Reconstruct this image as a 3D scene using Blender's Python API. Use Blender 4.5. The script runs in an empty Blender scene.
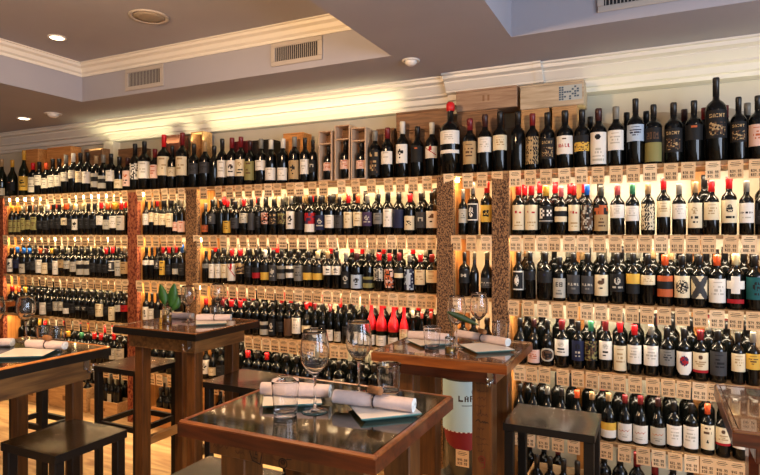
import bpy, math, random
from mathutils import Vector, Matrix
rnd = random.Random(7)
SC = bpy.context.scene
COL = SC.collection

# ------------------------------------------------------------------ camera
YAW = math.radians(25.68)
FOC = 572.0
EYE = 1.5
FX, FY = -math.sin(YAW), math.cos(YAW)
RX, RY = math.cos(YAW), math.sin(YAW)
HOR = 235.0
cam = bpy.data.cameras.new('camera')
cam.sensor_width = 36
cam.lens = 36 * FOC / 760
cam.shift_y = -(237.5 - HOR) / 760
cam.clip_start = 0.02
camo = bpy.data.objects.new('camera', cam)
camo.location = (0, 0, EYE)
camo.rotation_euler = (math.pi / 2, 0, YAW)
COL.objects.link(camo)
SC.camera = camo


def XW(px, Y):
    """world x where the sight line of column px meets the plane y = Y"""
    return Y * (FX * FOC + RX * (px - 380)) / (FY * FOC + RY * (px - 380))


def ZW(px, py, Y):
    d = FX * XW(px, Y) + FY * Y
    return EYE + (HOR - py) * d / FOC


def WZ(px, py, z):
    d = FOC * (EYE - z) / (py - HOR)
    xc = (px - 380) * d / FOC
    return (RX * xc + FX * d, RY * xc + FY * d)


# ------------------------------------------------------------------ materials
MATS = {}


def _new(name):
    m = bpy.data.materials.new(name)
    m.use_nodes = True
    return m, m.node_tree.nodes, m.node_tree.links, m.node_tree.nodes['Principled BSDF']


def lin(c):
    return tuple(((x / 255) / 12.92 if x / 255 <= .04045 else ((x / 255 + .055) / 1.055) ** 2.4) for x in c) + (1,)


def mat(name, rgb, rough=.6, spec=.5, metal=0, coat=0, noise=0, nscale=40, bump=0, coat_rough=.05):
    """plain procedural material: a base colour broken up a little by noise"""
    if name in MATS:
        return MATS[name]
    m, N, L, b = _new(name)
    c = lin(rgb)
    b.inputs['Base Color'].default_value = c
    b.inputs['Roughness'].default_value = rough
    b.inputs['Specular IOR Level'].default_value = spec
    b.inputs['Metallic'].default_value = metal
    b.inputs['Coat Weight'].default_value = coat
    b.inputs['Coat Roughness'].default_value = coat_rough
    if noise or bump:
        tc = N.new('ShaderNodeTexCoord')
        nz = N.new('ShaderNodeTexNoise')
        nz.inputs['Scale'].default_value = nscale
        nz.inputs['Detail'].default_value = 4
        L.new(tc.outputs['Object'], nz.inputs['Vector'])
        if noise:
            r = N.new('ShaderNodeValToRGB')
            r.color_ramp.elements[0].position = .3
            r.color_ramp.elements[1].position = .7
            r.color_ramp.elements[0].color = tuple(x * (1 - noise) for x in c[:3]) + (1,)
            r.color_ramp.elements[1].color = tuple(min(1, x * (1 + noise)) for x in c[:3]) + (1,)
            L.new(nz.outputs['Fac'], r.inputs['Fac'])
            L.new(r.outputs['Color'], b.inputs['Base Color'])
        if bump:
            bp = N.new('ShaderNodeBump')
            bp.inputs['Strength'].default_value = bump
            bp.inputs['Distance'].default_value = .01
            L.new(nz.outputs['Fac'], bp.inputs['Height'])
            L.new(bp.outputs['Normal'], b.inputs['Normal'])
    MATS[name] = m
    return m


def wood(name, c0, c1, rough=.45, scale=(3, 40, 40), coat=0, coat_rough=.08, spec=.4):
    """grain: noise stretched along one axis"""
    if name in MATS:
        return MATS[name]
    m, N, L, b = _new(name)
    tc = N.new('ShaderNodeTexCoord')
    mp = N.new('ShaderNodeMapping')
    mp.inputs['Scale'].default_value = scale
    nz = N.new('ShaderNodeTexNoise')
    nz.inputs['Scale'].default_value = 1.6
    nz.inputs['Detail'].default_value = 6
    nz.inputs['Distortion'].default_value = .6
    r = N.new('ShaderNodeValToRGB')
    r.color_ramp.elements[0].position = .33
    r.color_ramp.elements[1].position = .68
    r.color_ramp.elements[0].color = lin(c0)
    r.color_ramp.elements[1].color = lin(c1)
    L.new(tc.outputs['Object'], mp.inputs['Vector'])
    L.new(mp.outputs['Vector'], nz.inputs['Vector'])
    L.new(nz.outputs['Fac'], r.inputs['Fac'])
    L.new(r.outputs['Color'], b.inputs['Base Color'])
    b.inputs['Roughness'].default_value = rough
    b.inputs['Specular IOR Level'].default_value = spec
    b.inputs['Coat Weight'].default_value = coat
    b.inputs['Coat Roughness'].default_value = coat_rough
    MATS[name] = m
    return m


def scribbled(name, paper, ink, sx=90, sz=60, thr=.52):
    """old paper covered with rows of dark writing-like marks"""
    m, N, L, b = _new(name)
    tc = N.new('ShaderNodeTexCoord')
    mp = N.new('ShaderNodeMapping')
    mp.inputs['Scale'].default_value = (sx, sx, sz)
    nz = N.new('ShaderNodeTexNoise')
    nz.inputs['Scale'].default_value = 1.0
    nz.inputs['Detail'].default_value = 3
    nz.inputs['Roughness'].default_value = .7
    L.new(tc.outputs['Object'], mp.inputs['Vector'])
    L.new(mp.outputs['Vector'], nz.inputs['Vector'])
    r = N.new('ShaderNodeValToRGB')
    r.color_ramp.elements[0].position = thr - .03
    r.color_ramp.elements[1].position = thr + .03
    r.color_ramp.elements[0].color = lin(paper)
    r.color_ramp.elements[1].color = lin(ink)
    L.new(nz.outputs['Fac'], r.inputs['Fac'])
    n2 = N.new('ShaderNodeTexNoise')
    n2.inputs['Scale'].default_value = 9
    L.new(tc.outputs['Object'], n2.inputs['Vector'])
    mx = N.new('ShaderNodeMix')
    mx.data_type = 'RGBA'
    mx.blend_type = 'MULTIPLY'
    mx.inputs[0].default_value = .6
    L.new(r.outputs['Color'], mx.inputs[6])
    L.new(n2.outputs['Color'], mx.inputs[7])
    hs = N.new('ShaderNodeHueSaturation')
    hs.inputs['Value'].default_value = 1.6
    L.new(mx.outputs[2], hs.inputs['Color'])
    L.new(r.outputs['Color'], b.inputs['Base Color'])
    b.inputs['Roughness'].default_value = .75
    b.inputs['Specular IOR Level'].default_value = .25
    MATS[name] = m
    return m


def emit(name, rgb, s):
    if name in MATS:
        return MATS[name]
    m, N, L, b = _new(name)
    b.inputs['Base Color'].default_value = lin(rgb)
    b.inputs['Emission Color'].default_value = lin(rgb)
    b.inputs['Emission Strength'].default_value = s
    MATS[name] = m
    return m


def glass(name, rgb=(255, 255, 255), ior=1.45, rough=0.0):
    if name in MATS:
        return MATS[name]
    m, N, L, b = _new(name)
    b.inputs['Base Color'].default_value = lin(rgb)
    b.inputs['Transmission Weight'].default_value = 1
    b.inputs['Roughness'].default_value = rough
    b.inputs['IOR'].default_value = ior
    MATS[name] = m
    return m


GLASS = mat('bottle_glass', (7, 8, 7), rough=.08, spec=.38)
GLASS_BACK = mat('bottle_glass_dimmed', (7, 8, 7), rough=.16, spec=.2)  # same glass, reflections turned down so the back rows look shaded
GLASS_G = mat('bottle_glass_green', (14, 22, 12), rough=.07, spec=.55)
CLEAR = glass('clear_glass')
AQUA = glass('aqua_glass', (150, 215, 205), 1.45, .05)
CAPC = {'K': (16, 15, 16), 'R': (205, 22, 30), 'D': (110, 18, 26), 'Y': (200, 150, 50), 'B': (20, 95, 190), 'G': (50, 120, 85), 'S': (125, 122, 112), 'T': (165, 135, 95), 'W': (215, 210, 195), 'O': (215, 85, 40), 'P': (190, 85, 85), 'V': (95, 70, 150), 'C': (200, 185, 140), 'M': (75, 72, 60), 'F': (205, 16, 30), 'N': (55, 22, 22)}
CAPN = {'K': 'black', 'R': 'red', 'D': 'dark red', 'Y': 'gold', 'B': 'blue', 'G': 'green', 'S': 'grey', 'T': 'tan', 'W': 'white', 'O': 'orange', 'P': 'pink', 'V': 'violet', 'C': 'cream', 'M': 'mottled', 'F': 'red', 'N': 'maroon'}
LABC = {'w': (232, 226, 214), 'c': (226, 210, 174), 't': (176, 148, 104), 'y': (214, 172, 70), 'g': (120, 118, 112), 'k': (24, 24, 25), 'n': (28, 33, 62), 'p': (222, 186, 170), 'o': (184, 92, 50), 'b': (92, 66, 46), 'e': (20, 84, 86), 'l': (138, 132, 80), 'r': (168, 26, 34), 's': (186, 180, 164), 'v': (62, 47, 78), 'x': (60, 60, 62), 'u': (176, 192, 208)}
LABN = {'w': 'white', 'c': 'cream', 't': 'tan', 'y': 'yellow', 'g': 'grey', 'k': 'black', 'n': 'navy', 'p': 'pale pink', 'o': 'orange', 'b': 'brown', 'e': 'teal', 'l': 'olive', 'r': 'red', 's': 'stone', 'v': 'violet', 'x': 'charcoal', 'u': 'pale blue'}


def capm(k):
    return mat('capsule_' + k, CAPC[k], rough=.38, spec=.5)


def labm(k):
    return mat('paper_' + k, LABC[k], rough=.62, spec=.25)


# ------------------------------------------------------------------ mesh building
class MB:
    def __init__(s):
        s.v, s.f, s.m, s.sm, s.mats = [], [], [], [], []

    def mi(s, m):
        if m not in s.mats:
            s.mats.append(m)
        return s.mats.index(m)

    def face(s, pts, m, smooth=False):
        b = len(s.v)
        s.v += [tuple(p) for p in pts]
        s.f.append(tuple(range(b, b + len(pts))))
        s.m.append(s.mi(m))
        s.sm.append(smooth)

    def box(s, x0, x1, y0, y1, z0, z1, m, M=None, bev=0):
        if bev > 0:
            return s.bbox(x0, x1, y0, y1, z0, z1, m, M, bev)
        p = [(x, y, z) for x in (x0, x1) for y in (y0, y1) for z in (z0, z1)]
        if M is not None:
            p = [tuple(M @ Vector(q)) for q in p]
        b = len(s.v)
        s.v += p
        for q in ((0, 1, 3, 2), (4, 6, 7, 5), (0, 4, 5, 1), (2, 3, 7, 6), (0, 2, 6, 4), (1, 5, 7, 3)):
            s.f.append(tuple(b + i for i in q))
            s.m.append(s.mi(m))
            s.sm.append(False)

    def bbox(s, x0, x1, y0, y1, z0, z1, m, M, e):
        """box with chamfered edges"""
        e = min(e, (x1 - x0) * .45, (y1 - y0) * .45, (z1 - z0) * .45)
        X, Y, Z = (x0, x1), (y0, y1), (z0, z1)
        idx, pts = {}, []
        for i in (0, 1):
            for j in (0, 1):
                for k in (0, 1):
                    sx, sy, sz = (e if i == 0 else -e), (e if j == 0 else -e), (e if k == 0 else -e)
                    for a, q in (('x', (X[i], Y[j] + sy, Z[k] + sz)), ('y', (X[i] + sx, Y[j], Z[k] + sz)), ('z', (X[i] + sx, Y[j] + sy, Z[k]))):
                        idx[(i, j, k, a)] = len(pts)
                        pts.append(q)
        F = []
        for i in (0, 1):
            q = [(i, 0, 0, 'x'), (i, 1, 0, 'x'), (i, 1, 1, 'x'), (i, 0, 1, 'x')]
            F.append(q if i else q[::-1])
            q = [(0, i, 0, 'y'), (0, i, 1, 'y'), (1, i, 1, 'y'), (1, i, 0, 'y')]
            F.append(q if i else q[::-1])
            q = [(0, 0, i, 'z'), (1, 0, i, 'z'), (1, 1, i, 'z'), (0, 1, i, 'z')]
            F.append(q if i else q[::-1])
        for i in (0, 1):
            for j in (0, 1):
                F.append([(i, j, 0, 'x'), (i, j, 0, 'y'), (i, j, 1, 'y'), (i, j, 1, 'x')])
                F.append([(i, 0, j, 'x'), (i, 0, j, 'z'), (i, 1, j, 'z'), (i, 1, j, 'x')])
                F.append([(0, i, j, 'y'), (0, i, j, 'z'), (1, i, j, 'z'), (1, i, j, 'y')])
                for k in (0, 1):
                    F.append([(i, j, k, 'x'), (i, j, k, 'y'), (i, j, k, 'z')])
        c = Vector(((x0 + x1) / 2, (y0 + y1) / 2, (z0 + z1) / 2))
        b = len(s.v)
        s.v += [tuple(M @ Vector(q)) if M is not None else q for q in pts]
        for q in F:
            ids = [idx[t] for t in q]
            a = [Vector(pts[t]) for t in ids]
            n = (a[1] - a[0]).cross(a[2] - a[0])
            if n.dot(sum(a, Vector()) / len(a) - c) < 0:
                ids = ids[::-1]
            s.f.append(tuple(b + t for t in ids))
            s.m.append(s.mi(m))
            s.sm.append(False)

    def lathe(s, prof, m, n=20, o=(0, 0, 0), smooth=True):
        """prof: list of (r, z) from bottom to top, outer side"""
        rings = []
        for r, z in prof:
            if r < 1e-6:
                rings.append([len(s.v)])
                s.v.append((o[0], o[1], o[2] + z))
            else:
                rings.append(list(range(len(s.v), len(s.v) + n)))
                s.v += [(o[0] + r * math.cos(2 * math.pi * k / n), o[1] + r * math.sin(2 * math.pi * k / n), o[2] + z) for k in range(n)]
        i = s.mi(m)
        for a, b in zip(rings, rings[1:]):
            for k in range(n):
                k2 = (k + 1) % n
                if len(a) == 1 and len(b) == 1:
                    continue
                if len(a) == 1:
                    q = (a[0], b[k2], b[k])
                elif len(b) == 1:
                    q = (a[k], a[k2], b[0])
                else:
                    q = (a[k], a[k2], b[k2], b[k])
                s.f.append(q)
                s.m.append(i)
                s.sm.append(smooth)

    def tube(s, pts, r, m, n=8, cap=True):
        pts = [Vector(p) for p in pts]
        rs = r if isinstance(r, (list, tuple)) else [r] * len(pts)
        rings = []
        up = Vector((0, 0, 1))
        for i, p in enumerate(pts):
            t = (pts[min(i + 1, len(pts) - 1)] - pts[max(i - 1, 0)]).normalized()
            a = up.cross(t)
            if a.length < 1e-3:
                a = Vector((1, 0, 0)).cross(t)
            a.normalize()
            bb = t.cross(a)
            rings.append(list(range(len(s.v), len(s.v) + n)))
            s.v += [tuple(p + rs[i] * (math.cos(2 * math.pi * k / n) * a + math.sin(2 * math.pi * k / n) * bb)) for k in range(n)]
        j = s.mi(m)
        for A, B in zip(rings, rings[1:]):
            for k in range(n):
                k2 = (k + 1) % n
                s.f.append((A[k], A[k2], B[k2], B[k]))
                s.m.append(j)
                s.sm.append(True)
        if cap:
            s.f.append(tuple(reversed(rings[0])))
            s.f.append(tuple(rings[-1]))
            s.m += [j, j]
            s.sm += [False, False]

    def mesh(s, name):
        me = bpy.data.meshes.new(name)
        me.from_pydata(s.v, [], s.f)
        for m in s.mats:
            me.materials.append(m)
        me.polygons.foreach_set('material_index', s.m)
        me.polygons.foreach_set('use_smooth', s.sm)
        me.update()
        return me

    def build(s, name, parent=None, loc=None, rz=0):
        return link(name, s.mesh(name), parent, loc, rz)


def link(name, me, parent=None, loc=None, rz=0):
    o = bpy.data.objects.new(name, me)
    COL.objects.link(o)
    if parent is not None:
        o.parent = parent
    if loc is not None:
        o.location = loc
    if rz:
        o.rotation_euler = (0, 0, rz)
    return o


def empty(name, loc, rz=0):
    return link(name, None, None, loc, rz)


def tag(o, label, cat, group=None, kind=None):
    o['label'] = label
    o['category'] = cat
    if group:
        o['group'] = group
    if kind:
        o['kind'] = kind
    return o


def struct(o):
    o['kind'] = 'structure'
    return o


ORD = ['first', 'second', 'third', 'fourth', 'fifth', 'sixth', 'seventh', 'eighth', 'ninth', 'tenth', 'eleventh', 'twelfth', 'thirteenth', 'fourteenth', 'fifteenth', 'sixteenth', 'seventeenth', 'eighteenth', 'nineteenth', 'twentieth', 'twenty-first', 'twenty-second', 'twenty-third', 'twenty-fourth', 'twenty-fifth', 'twenty-sixth', 'twenty-seventh', 'twenty-eighth', 'twenty-ninth', 'thirtieth', 'thirty-first', 'thirty-second']

# ------------------------------------------------------------------ the room
CEIL, TRAY, YB = 2.48, 2.745, 3.56
XL, XR, YF = -6.9, 2.7, -2.6
PLASTER = mat('plaster_ceiling', (160, 159, 168), rough=.8, noise=.03, nscale=3, bump=.05)
WALLM = mat('plaster_wall', (206, 200, 182), rough=.75, noise=.04, nscale=2)
TRIMW = mat('trim_white', (226, 222, 212), rough=.45)


def floor_material():
    m, N, L, b = _new('floor_tan')
    tc = N.new('ShaderNodeTexCoord')
    mp = N.new('ShaderNodeMapping')
    mp.inputs['Scale'].default_value = (1.2, 7, 1)
    nz = N.new('ShaderNodeTexNoise')
    nz.inputs['Scale'].default_value = 2.2
    nz.inputs['Detail'].default_value = 7
    nz.inputs['Distortion'].default_value = .8
    r = N.new('ShaderNodeValToRGB')
    r.color_ramp.elements[0].position = .3
    r.color_ramp.elements[1].position = .66
    r.color_ramp.elements[0].color = lin((148, 104, 62))
    r.color_ramp.elements[1].color = lin((214, 176, 122))
    L.new(tc.outputs['Object'], mp.inputs['Vector'])
    L.new(mp.outputs['Vector'], nz.inputs['Vector'])
    L.new(nz.outputs['Fac'], r.inputs['Fac'])
    L.new(r.outputs['Color'], b.inputs['Base Color'])
    b.inputs['Roughness'].default_value = .5
    return m


m = MB()
m.box(XL, XR, YF, YB + .1, -.1, 0, floor_material())
struct(m.build('floor'))
# the ceiling: a low soffit with two raised trays cut out of it
TR = [(-3.80, -1.30, -1.2, 2.845), (-.642, XR - .3, -1.2, 2.835)]
m = MB()
TOP = 3.0
xs = [XL, TR[0][0], TR[0][1], TR[1][0], TR[1][1], XR]
for i in range(5):
    if i in (1, 3):
        t = TR[0] if i == 1 else TR[1]
        m.box(xs[i], xs[i + 1], YF, t[2], CEIL, TOP, PLASTER)
        m.box(xs[i], xs[i + 1], t[3], YB + .1, CEIL, TOP, PLASTER)
        m.box(xs[i], xs[i + 1], t[2], t[3], TRAY, TOP, PLASTER)
    else:
        m.box(xs[i], xs[i + 1], YF, YB + .1, CEIL, TOP, PLASTER)
struct(m.build('ceiling'))
m = MB()
m.box(XL, XR, YB, YB + .1, 0, CEIL, WALLM)
struct(m.build('wall_back'))
m = MB()
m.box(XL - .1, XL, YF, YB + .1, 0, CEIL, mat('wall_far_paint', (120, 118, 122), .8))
struct(m.build('wall_left'))
m = MB()
m.box(XL, XR, YF - .1, YF, 0, CEIL, WALLM)
struct(m.build('wall_front'))
# street-side wall with two tall windows
m = MB()
WIN = [(-2.0, -.35), (.15, 1.8)]
for a, b_ in ((YF, -2.0), (-.35, .15), (1.8, YB + .1)):
    m.box(XR, XR + .12, a, b_, 0, CEIL, WALLM)
for a, b_ in WIN:
    m.box(XR, XR + .12, a, b_, 0, .75, WALLM)
    m.box(XR, XR + .12, a, b_, 2.3, CEIL, WALLM)
struct(m.build('wall_right'))
for k, (a, b_) in enumerate(WIN):
    m = MB()
    fm = mat('window_frame_paint', (60, 52, 46), .5)
    for q in (a, (a + b_) / 2 - .02, b_ - .04):
        m.box(XR + .04, XR + .08, q, q + .04, .75, 2.3, fm)
    for q in (.75, 1.8, 2.26):
        m.box(XR + .04, XR + .08, a, b_, q, q + .04, fm)
    w = struct(m.build('window_%d' % (k + 1)))
    m = MB()
    m.box(XR + .057, XR + .063, a + .04, b_ - .04, .79, 2.26, CLEAR)
    m.build('pane', w)

# crown moulding in the raised tray: stepped profile along two sides
def moulding(m, p0, p1, inward, z1, prof, mt):
    """prof: (out, down) pairs; inward = unit vector pointing into the room"""
    p0, p1, n = Vector(p0), Vector(p1), Vector(inward)
    a = [p0 + n * o + Vector((0, 0, z1 - d)) for o, d in prof]
    b = [p1 + n * o + Vector((0, 0, z1 - d)) for o, d in prof]
    for i in range(len(prof) - 1):
        m.face([a[i], b[i], b[i + 1], a[i + 1]], mt)
    m.face(a, mt)
    m.face(b[::-1], mt)


CROWN = [(0, .085), (.008, .085), (.010, .068), (.026, .058), (.034, .034), (.056, .024), (.060, .008), (.072, .006), (.072, 0), (0, 0)]
m = MB()
x0, x1, y0, y1 = TR[0]
moulding(m, (x0, y0, 0), (x0, y1, 0), (1, 0, 0), TRAY, CROWN, TRIMW)
moulding(m, (x0, y1, 0), (x1, y1, 0), (0, -1, 0), TRAY, CROWN, TRIMW)
struct(m.build('trim_1'))
# cornice along the bottle wall, in lengths that step at the joints
CORN = [(0, .165), (.012, .165), (.016, .145), (.034, .138), (.038, .118), (.040, .106), (.070, .098), (.068, .088), (.078, .080), (.110, .048), (.108, .040), (.120, .036), (.142, .03), (.146, .012), (.165, .01), (.165, 0), (0, 0)]
seg = [(XL, -4.33, 3.53), (-4.30, -1.17, 3.50), (-1.17, -.62, 3.45), (-.59, XR, 3.47)]
for k, (a, b_, y) in enumerate(seg):
    m = MB()
    moulding(m, (a, y, 0), (b_, y, 0), (0, -1, 0), CEIL, CORN, TRIMW)
    m.box(a, b_, y, YB, CEIL - .165, CEIL, TRIMW)
    struct(m.build('trim_%d' % (k + 2)))
m = MB()
CJ = [(o + (.006 if 0 < o else 0), d) for o, d in CORN]
for a, y in ((-4.345, 3.53), (-.625, 3.45)):
    moulding(m, (a, y, 0), (a + .045, y, 0), (0, -1, 0), CEIL - .0005, CJ, TRIMW)
struct(m.build('trim_6'))
m = MB()
xa, xb = XW(105.5, 3.5), XW(114.5, 3.5)
m.box(xa, xb, 3.48, YB, 1.87, CEIL - .16, mat('pilaster_paint', (238, 233, 212), .6))
struct(m.build('trim_7'))

# ------------------------------------------------------------------ ceiling fittings
DARKSLOT = mat('vent_dark', (14, 14, 15), .7)
VENTP = mat('vent_paint', (176, 168, 160), .5)


def vent(px, w, zc, yface, label, h=.15, nf=22):
    x = XW(px, yface)
    t = empty('ceiling_vent', (x, yface, zc))
    tag(t, label, 'air vent', 'air vents on the soffit')
    b = MB()
    f = .028
    b.box(-w / 2, w / 2, -.012, -.002, h / 2 - f, h / 2, VENTP, bev=.003)
    b.box(-w / 2, w / 2, -.012, -.002, -h / 2, -h / 2 + f, VENTP, bev=.003)
    b.box(-w / 2, -w / 2 + f, -.012, -.002, -h / 2 + f, h / 2 - f, VENTP)
    b.box(w / 2 - f, w / 2, -.012, -.002, -h / 2 + f, h / 2 - f, VENTP)
    b.build('frame', t)
    b = MB()
    b.box(-w / 2 + f, w / 2 - f, -.004, -.0015, -h / 2 + f, h / 2 - f, DARKSLOT)
    b.build('duct_opening', t)
    b = MB()
    for i in range(nf):
        xx = -w / 2 + f + (w - 2 * f) * (i + .5) / nf
        b.box(xx - .0018, xx + .0018, -.006, -.004, -h / 2 + f, h / 2 - f, VENTP)
    b.build('grille', t)


vent(145, .36, CEIL + .10, 2.845, 'small white slatted air vent on far part of tray side, beside the pale moulding corner')
vent(297, .36, CEIL + .107, 2.845, 'white slatted air vent between the speaker and the tray corner', h=.14)
vent(645, .40, CEIL + .12, 2.835, 'white slatted air vent on the side of the nearer tray', h=.14)


def downlight(x, y, z, label, on=True, eyeball=False, r=.055):
    t = empty('downlight', (x, y, z))
    tag(t, label, 'ceiling light', 'recessed ceiling lights')
    b = MB()
    wm = mat('fitting_white', (220, 216, 210), .4)
    b.lathe([(r * .72, -.002), (r * .74, -.008), (r * .98, -.008), (r, -.001), (r * .72, -.001)], wm, 28)
    b.build('trim_ring', t)
    b = MB()
    if eyeball:
        b.lathe([(0, -.034), (r * .35, -.032), (r * .6, -.022), (r * .72, -.004), (0, -.003)], wm, 24)
        b.build('eyeball', t)
    else:
        b.lathe([(0, -.006), (r * .72, -.006), (r * .72, -.002), (0, -.002)], emit('lamp_lens', (255, 232, 190), 14 if on else 0), 24)
        b.build('lens', t)


downlight(*WZ(57, 37, TRAY), TRAY, 'lit recessed downlight in the raised tray ceiling near the pale moulding')
downlight(*WZ(24, 118, CEIL), CEIL, 'lit recessed downlight in the low soffit at far end')
downlight(*WZ(53, 113.5, CEIL), CEIL, 'unlit white eyeball spotlight beside the lit light in far soffit', eyeball=True, r=.065)
downlight(*WZ(411, 60, CEIL), CEIL, 'unlit white eyeball spotlight in low soffit between the two trays', eyeball=True, r=.05)
x, y = WZ(149, 16.5, TRAY)
t = tag(empty('ceiling_speaker', (x, y, TRAY)), 'round flush speaker grille in the raised tray ceiling', 'speaker')
b = MB()
b.lathe([(.088, -.001), (.088, -.006), (.105, -.008), (.112, -.001), (.088, -.001)], VENTP, 32)
b.build('rim', t)
b = MB()
b.lathe([(0, -.010), (.05, -.009), (.088, -.005), (.088, -.002), (0, -.002)], mat('speaker_mesh', (150, 138, 122), .7, noise=.1, nscale=300), 32)
b.build('grille', t)

# ------------------------------------------------------------------ the wine rack
ROWZ = [1.86, 1.50, 1.14, .78, .42, .05]
Y3, Y5 = 3.27, 3.20
POSTS = {  # px span of each written-on post
    'p0': (-3, 3.5, Y3), 'p1': (128, 137.5, Y3), 'p2': (186, 197, Y3), 'p3': (437, 453.5, Y5), 'p4': (492, 509, Y5)}
PX = {k: (XW(a, y), XW(b_, y), y) for k, (a, b_, y) in POSTS.items()}
PX['p5'] = (.53, .62, Y5)
SHELFW = wood('shelf_wood', (120, 88, 56), (176, 138, 92), .55, (3, 30, 30))
BACKM = mat('rack_back', (226, 220, 198), .7, noise=.05, nscale=4)
SIDEW = wood('rack_side_wood', (168, 104, 48), (214, 150, 80), .5, (30, 30, 3))
POSTM = [scribbled('post_paper_red', (150, 86, 56), (92, 30, 22), 60, 40), scribbled('post_paper_brown', (150, 112, 76), (58, 38, 28), 150, 95, .50)]
BAYS = {1: ('p0', 'p1', 'farthest bay'), 2: ('p1', 'p2', 'narrow far bay'), 3: ('p2', 'p3', 'wide middle bay'), 4: ('p3', 'p4', 'three-bottle bay'), 5: ('p4', 'p5', 'nearest bay')}
BAYX = {k: (PX[a][1], PX[b_][0], Y3 if k < 4 else Y5) for k, (a, b_, n) in BAYS.items()}
SHT = .018
for k, (a, b_, nm) in BAYS.items():
    x0, x1, yf = BAYX[k]
    t = empty('wine_rack', ((x0 + x1) / 2, yf, 0))
    tag(t, {1: 'farthest tall lit wine rack bay behind the crates', 2: 'narrow far wine rack bay between two red-brown posts', 3: 'widest wine rack bay behind the small wooden tables', 4: 'narrowest wine rack bay, three bottles wide, between written-on posts', 5: 'nearest tall lit wine rack bay behind the low black stool'}[k], 'wine rack', 'bays of the wine rack')
    O = Vector((-(x0 + x1) / 2, -yf, 0))
    M = Matrix.Translation(O)
    ex0 = PX[a][0] if k == 1 else x0
    for i, z in enumerate(ROWZ[:5]):
        if k == 4 and i == 4:
            continue
        m = MB()
        if i == 0:  # the top board also covers the posts
            m.box(PX[a][0] if k in (1,) else x0 + .001, PX[b_][1] - .001, yf, YB - .035, z - SHT, z, SHELFW, M)
        else:
            m.box(x0 + .001, x1 - .001, yf, YB - .035, z - SHT, z, SHELFW, M)
        m.build('shelf_board', t)
    m = MB()
    m.box(x0 + .001, x1 - .001, YB - .033, YB - .008, 0, 1.84, BACKM, M)
    m.build('back_panel', t)
    for p in ((a, b_) if k == 1 else (b_,)):
        q0, q1, qy = PX[p]
        if p == 'p3':
            q1 = PX['p3'][1]
        m = MB()
        m.box(q0, q1 - .001, qy - .004, qy + .035, 0, ROWZ[0] - SHT, POSTM[0 if p in ('p0', 'p1') else 1], M)
        m.build('post', t)
        m = MB()
        m.box(q0 + .012, q1 - .001, qy + .035, YB - .034, 0, ROWZ[0] - SHT, SIDEW, M)
        m.build('side_panel', t)
    if k == 5:
        for px in (699, 583):
            xx = XW(px, 3.5)
            m = MB()
            m.box(xx - .035, xx + .035, YB - .06, YB - .034, 0, 1.84, SIDEW, M)
            m.build('back_stud', t)

# ------------------------------------------------------------------ bottles
NSEG = 20


def profile(t, H, R):
    """outline (r, z) of a bottle of type t and the height where its straight side ends"""
    if t in 'bmjsp':
        n = R * .40 if t != 'j' else R * .30
        if t == 'm':
            n = R * .34
        sh, nk = H * .60, H * .735
        p = [(0, .006), (R * .5, .004), (R * .92, 0), (R, .006), (R, sh), (R * .985, sh + (nk - sh) * .22), (R * .90, sh + (nk - sh) * .48), (R * .70, sh + (nk - sh) * .75), (n * 1.16, nk), (n, nk + .012), (n, H - .022), (n * 1.04, H - .02), (n * 1.04, H - .008), (n * .95, H - .002), (0, H - .002)]
        return p, sh, nk + .004, n
    # sloping shoulders
    n = R * .345
    sh, nk = H * .46, H * .72
    p = [(0, .006), (R * .5, .004), (R * .92, 0), (R, .006), (R, sh), (R * .97, sh + (nk - sh) * .2), (R * .86, sh + (nk - sh) * .42), (R * .68, sh + (nk - sh) * .63), (R * .5, sh + (nk - sh) * .82), (n * 1.12, nk), (n, nk + .02), (n, H - .022), (n * 1.05, H - .02), (n * 1.05, H - .008), (n * .95, H - .002), (0, H - .002)]
    return p, sh, nk + .015, n


FONT = {'B': '110101110101110', 'x': '000101010101000', '6': '111100111101111', '8': '111101111101111', 'H': '101101111101101', 'A': '010101111101101', 'L': '100100100100111', '2': '111001111100111', '0': '111101101101111', '1': '010110010010111', 'V': '101101101101010', 'E': '111100110100111', 'N': '101111111111101', 'T': '111010010010010', 'M': '101111111101101', 'R': '110101110101101', '$': '111110111011111', '5': '111100111001111', '9': '111101111001111', '4': '101101111001001', '7': '111001010010010', '3': '111001011001111', '.': '000000000000010', 'S': '111100111001111', 'I': '111010010010111', 'P': '110101110100100'}


def bitmap(word, u, v, u0, u1, v0, v1):
    """is (u, v) inside the lettering of word set in the rectangle? v runs down"""
    if not (u0 <= u < u1 and v0 <= v < v1):
        return False
    n = len(word) * 4 - 1
    c = int((u - u0) / (u1 - u0) * n)
    r = min(4, int((v - v0) / (v1 - v0) * 5))
    if c % 4 == 3:
        return False
    return FONT[word[c // 4]][r * 3 + c % 4] == '1'


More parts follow.
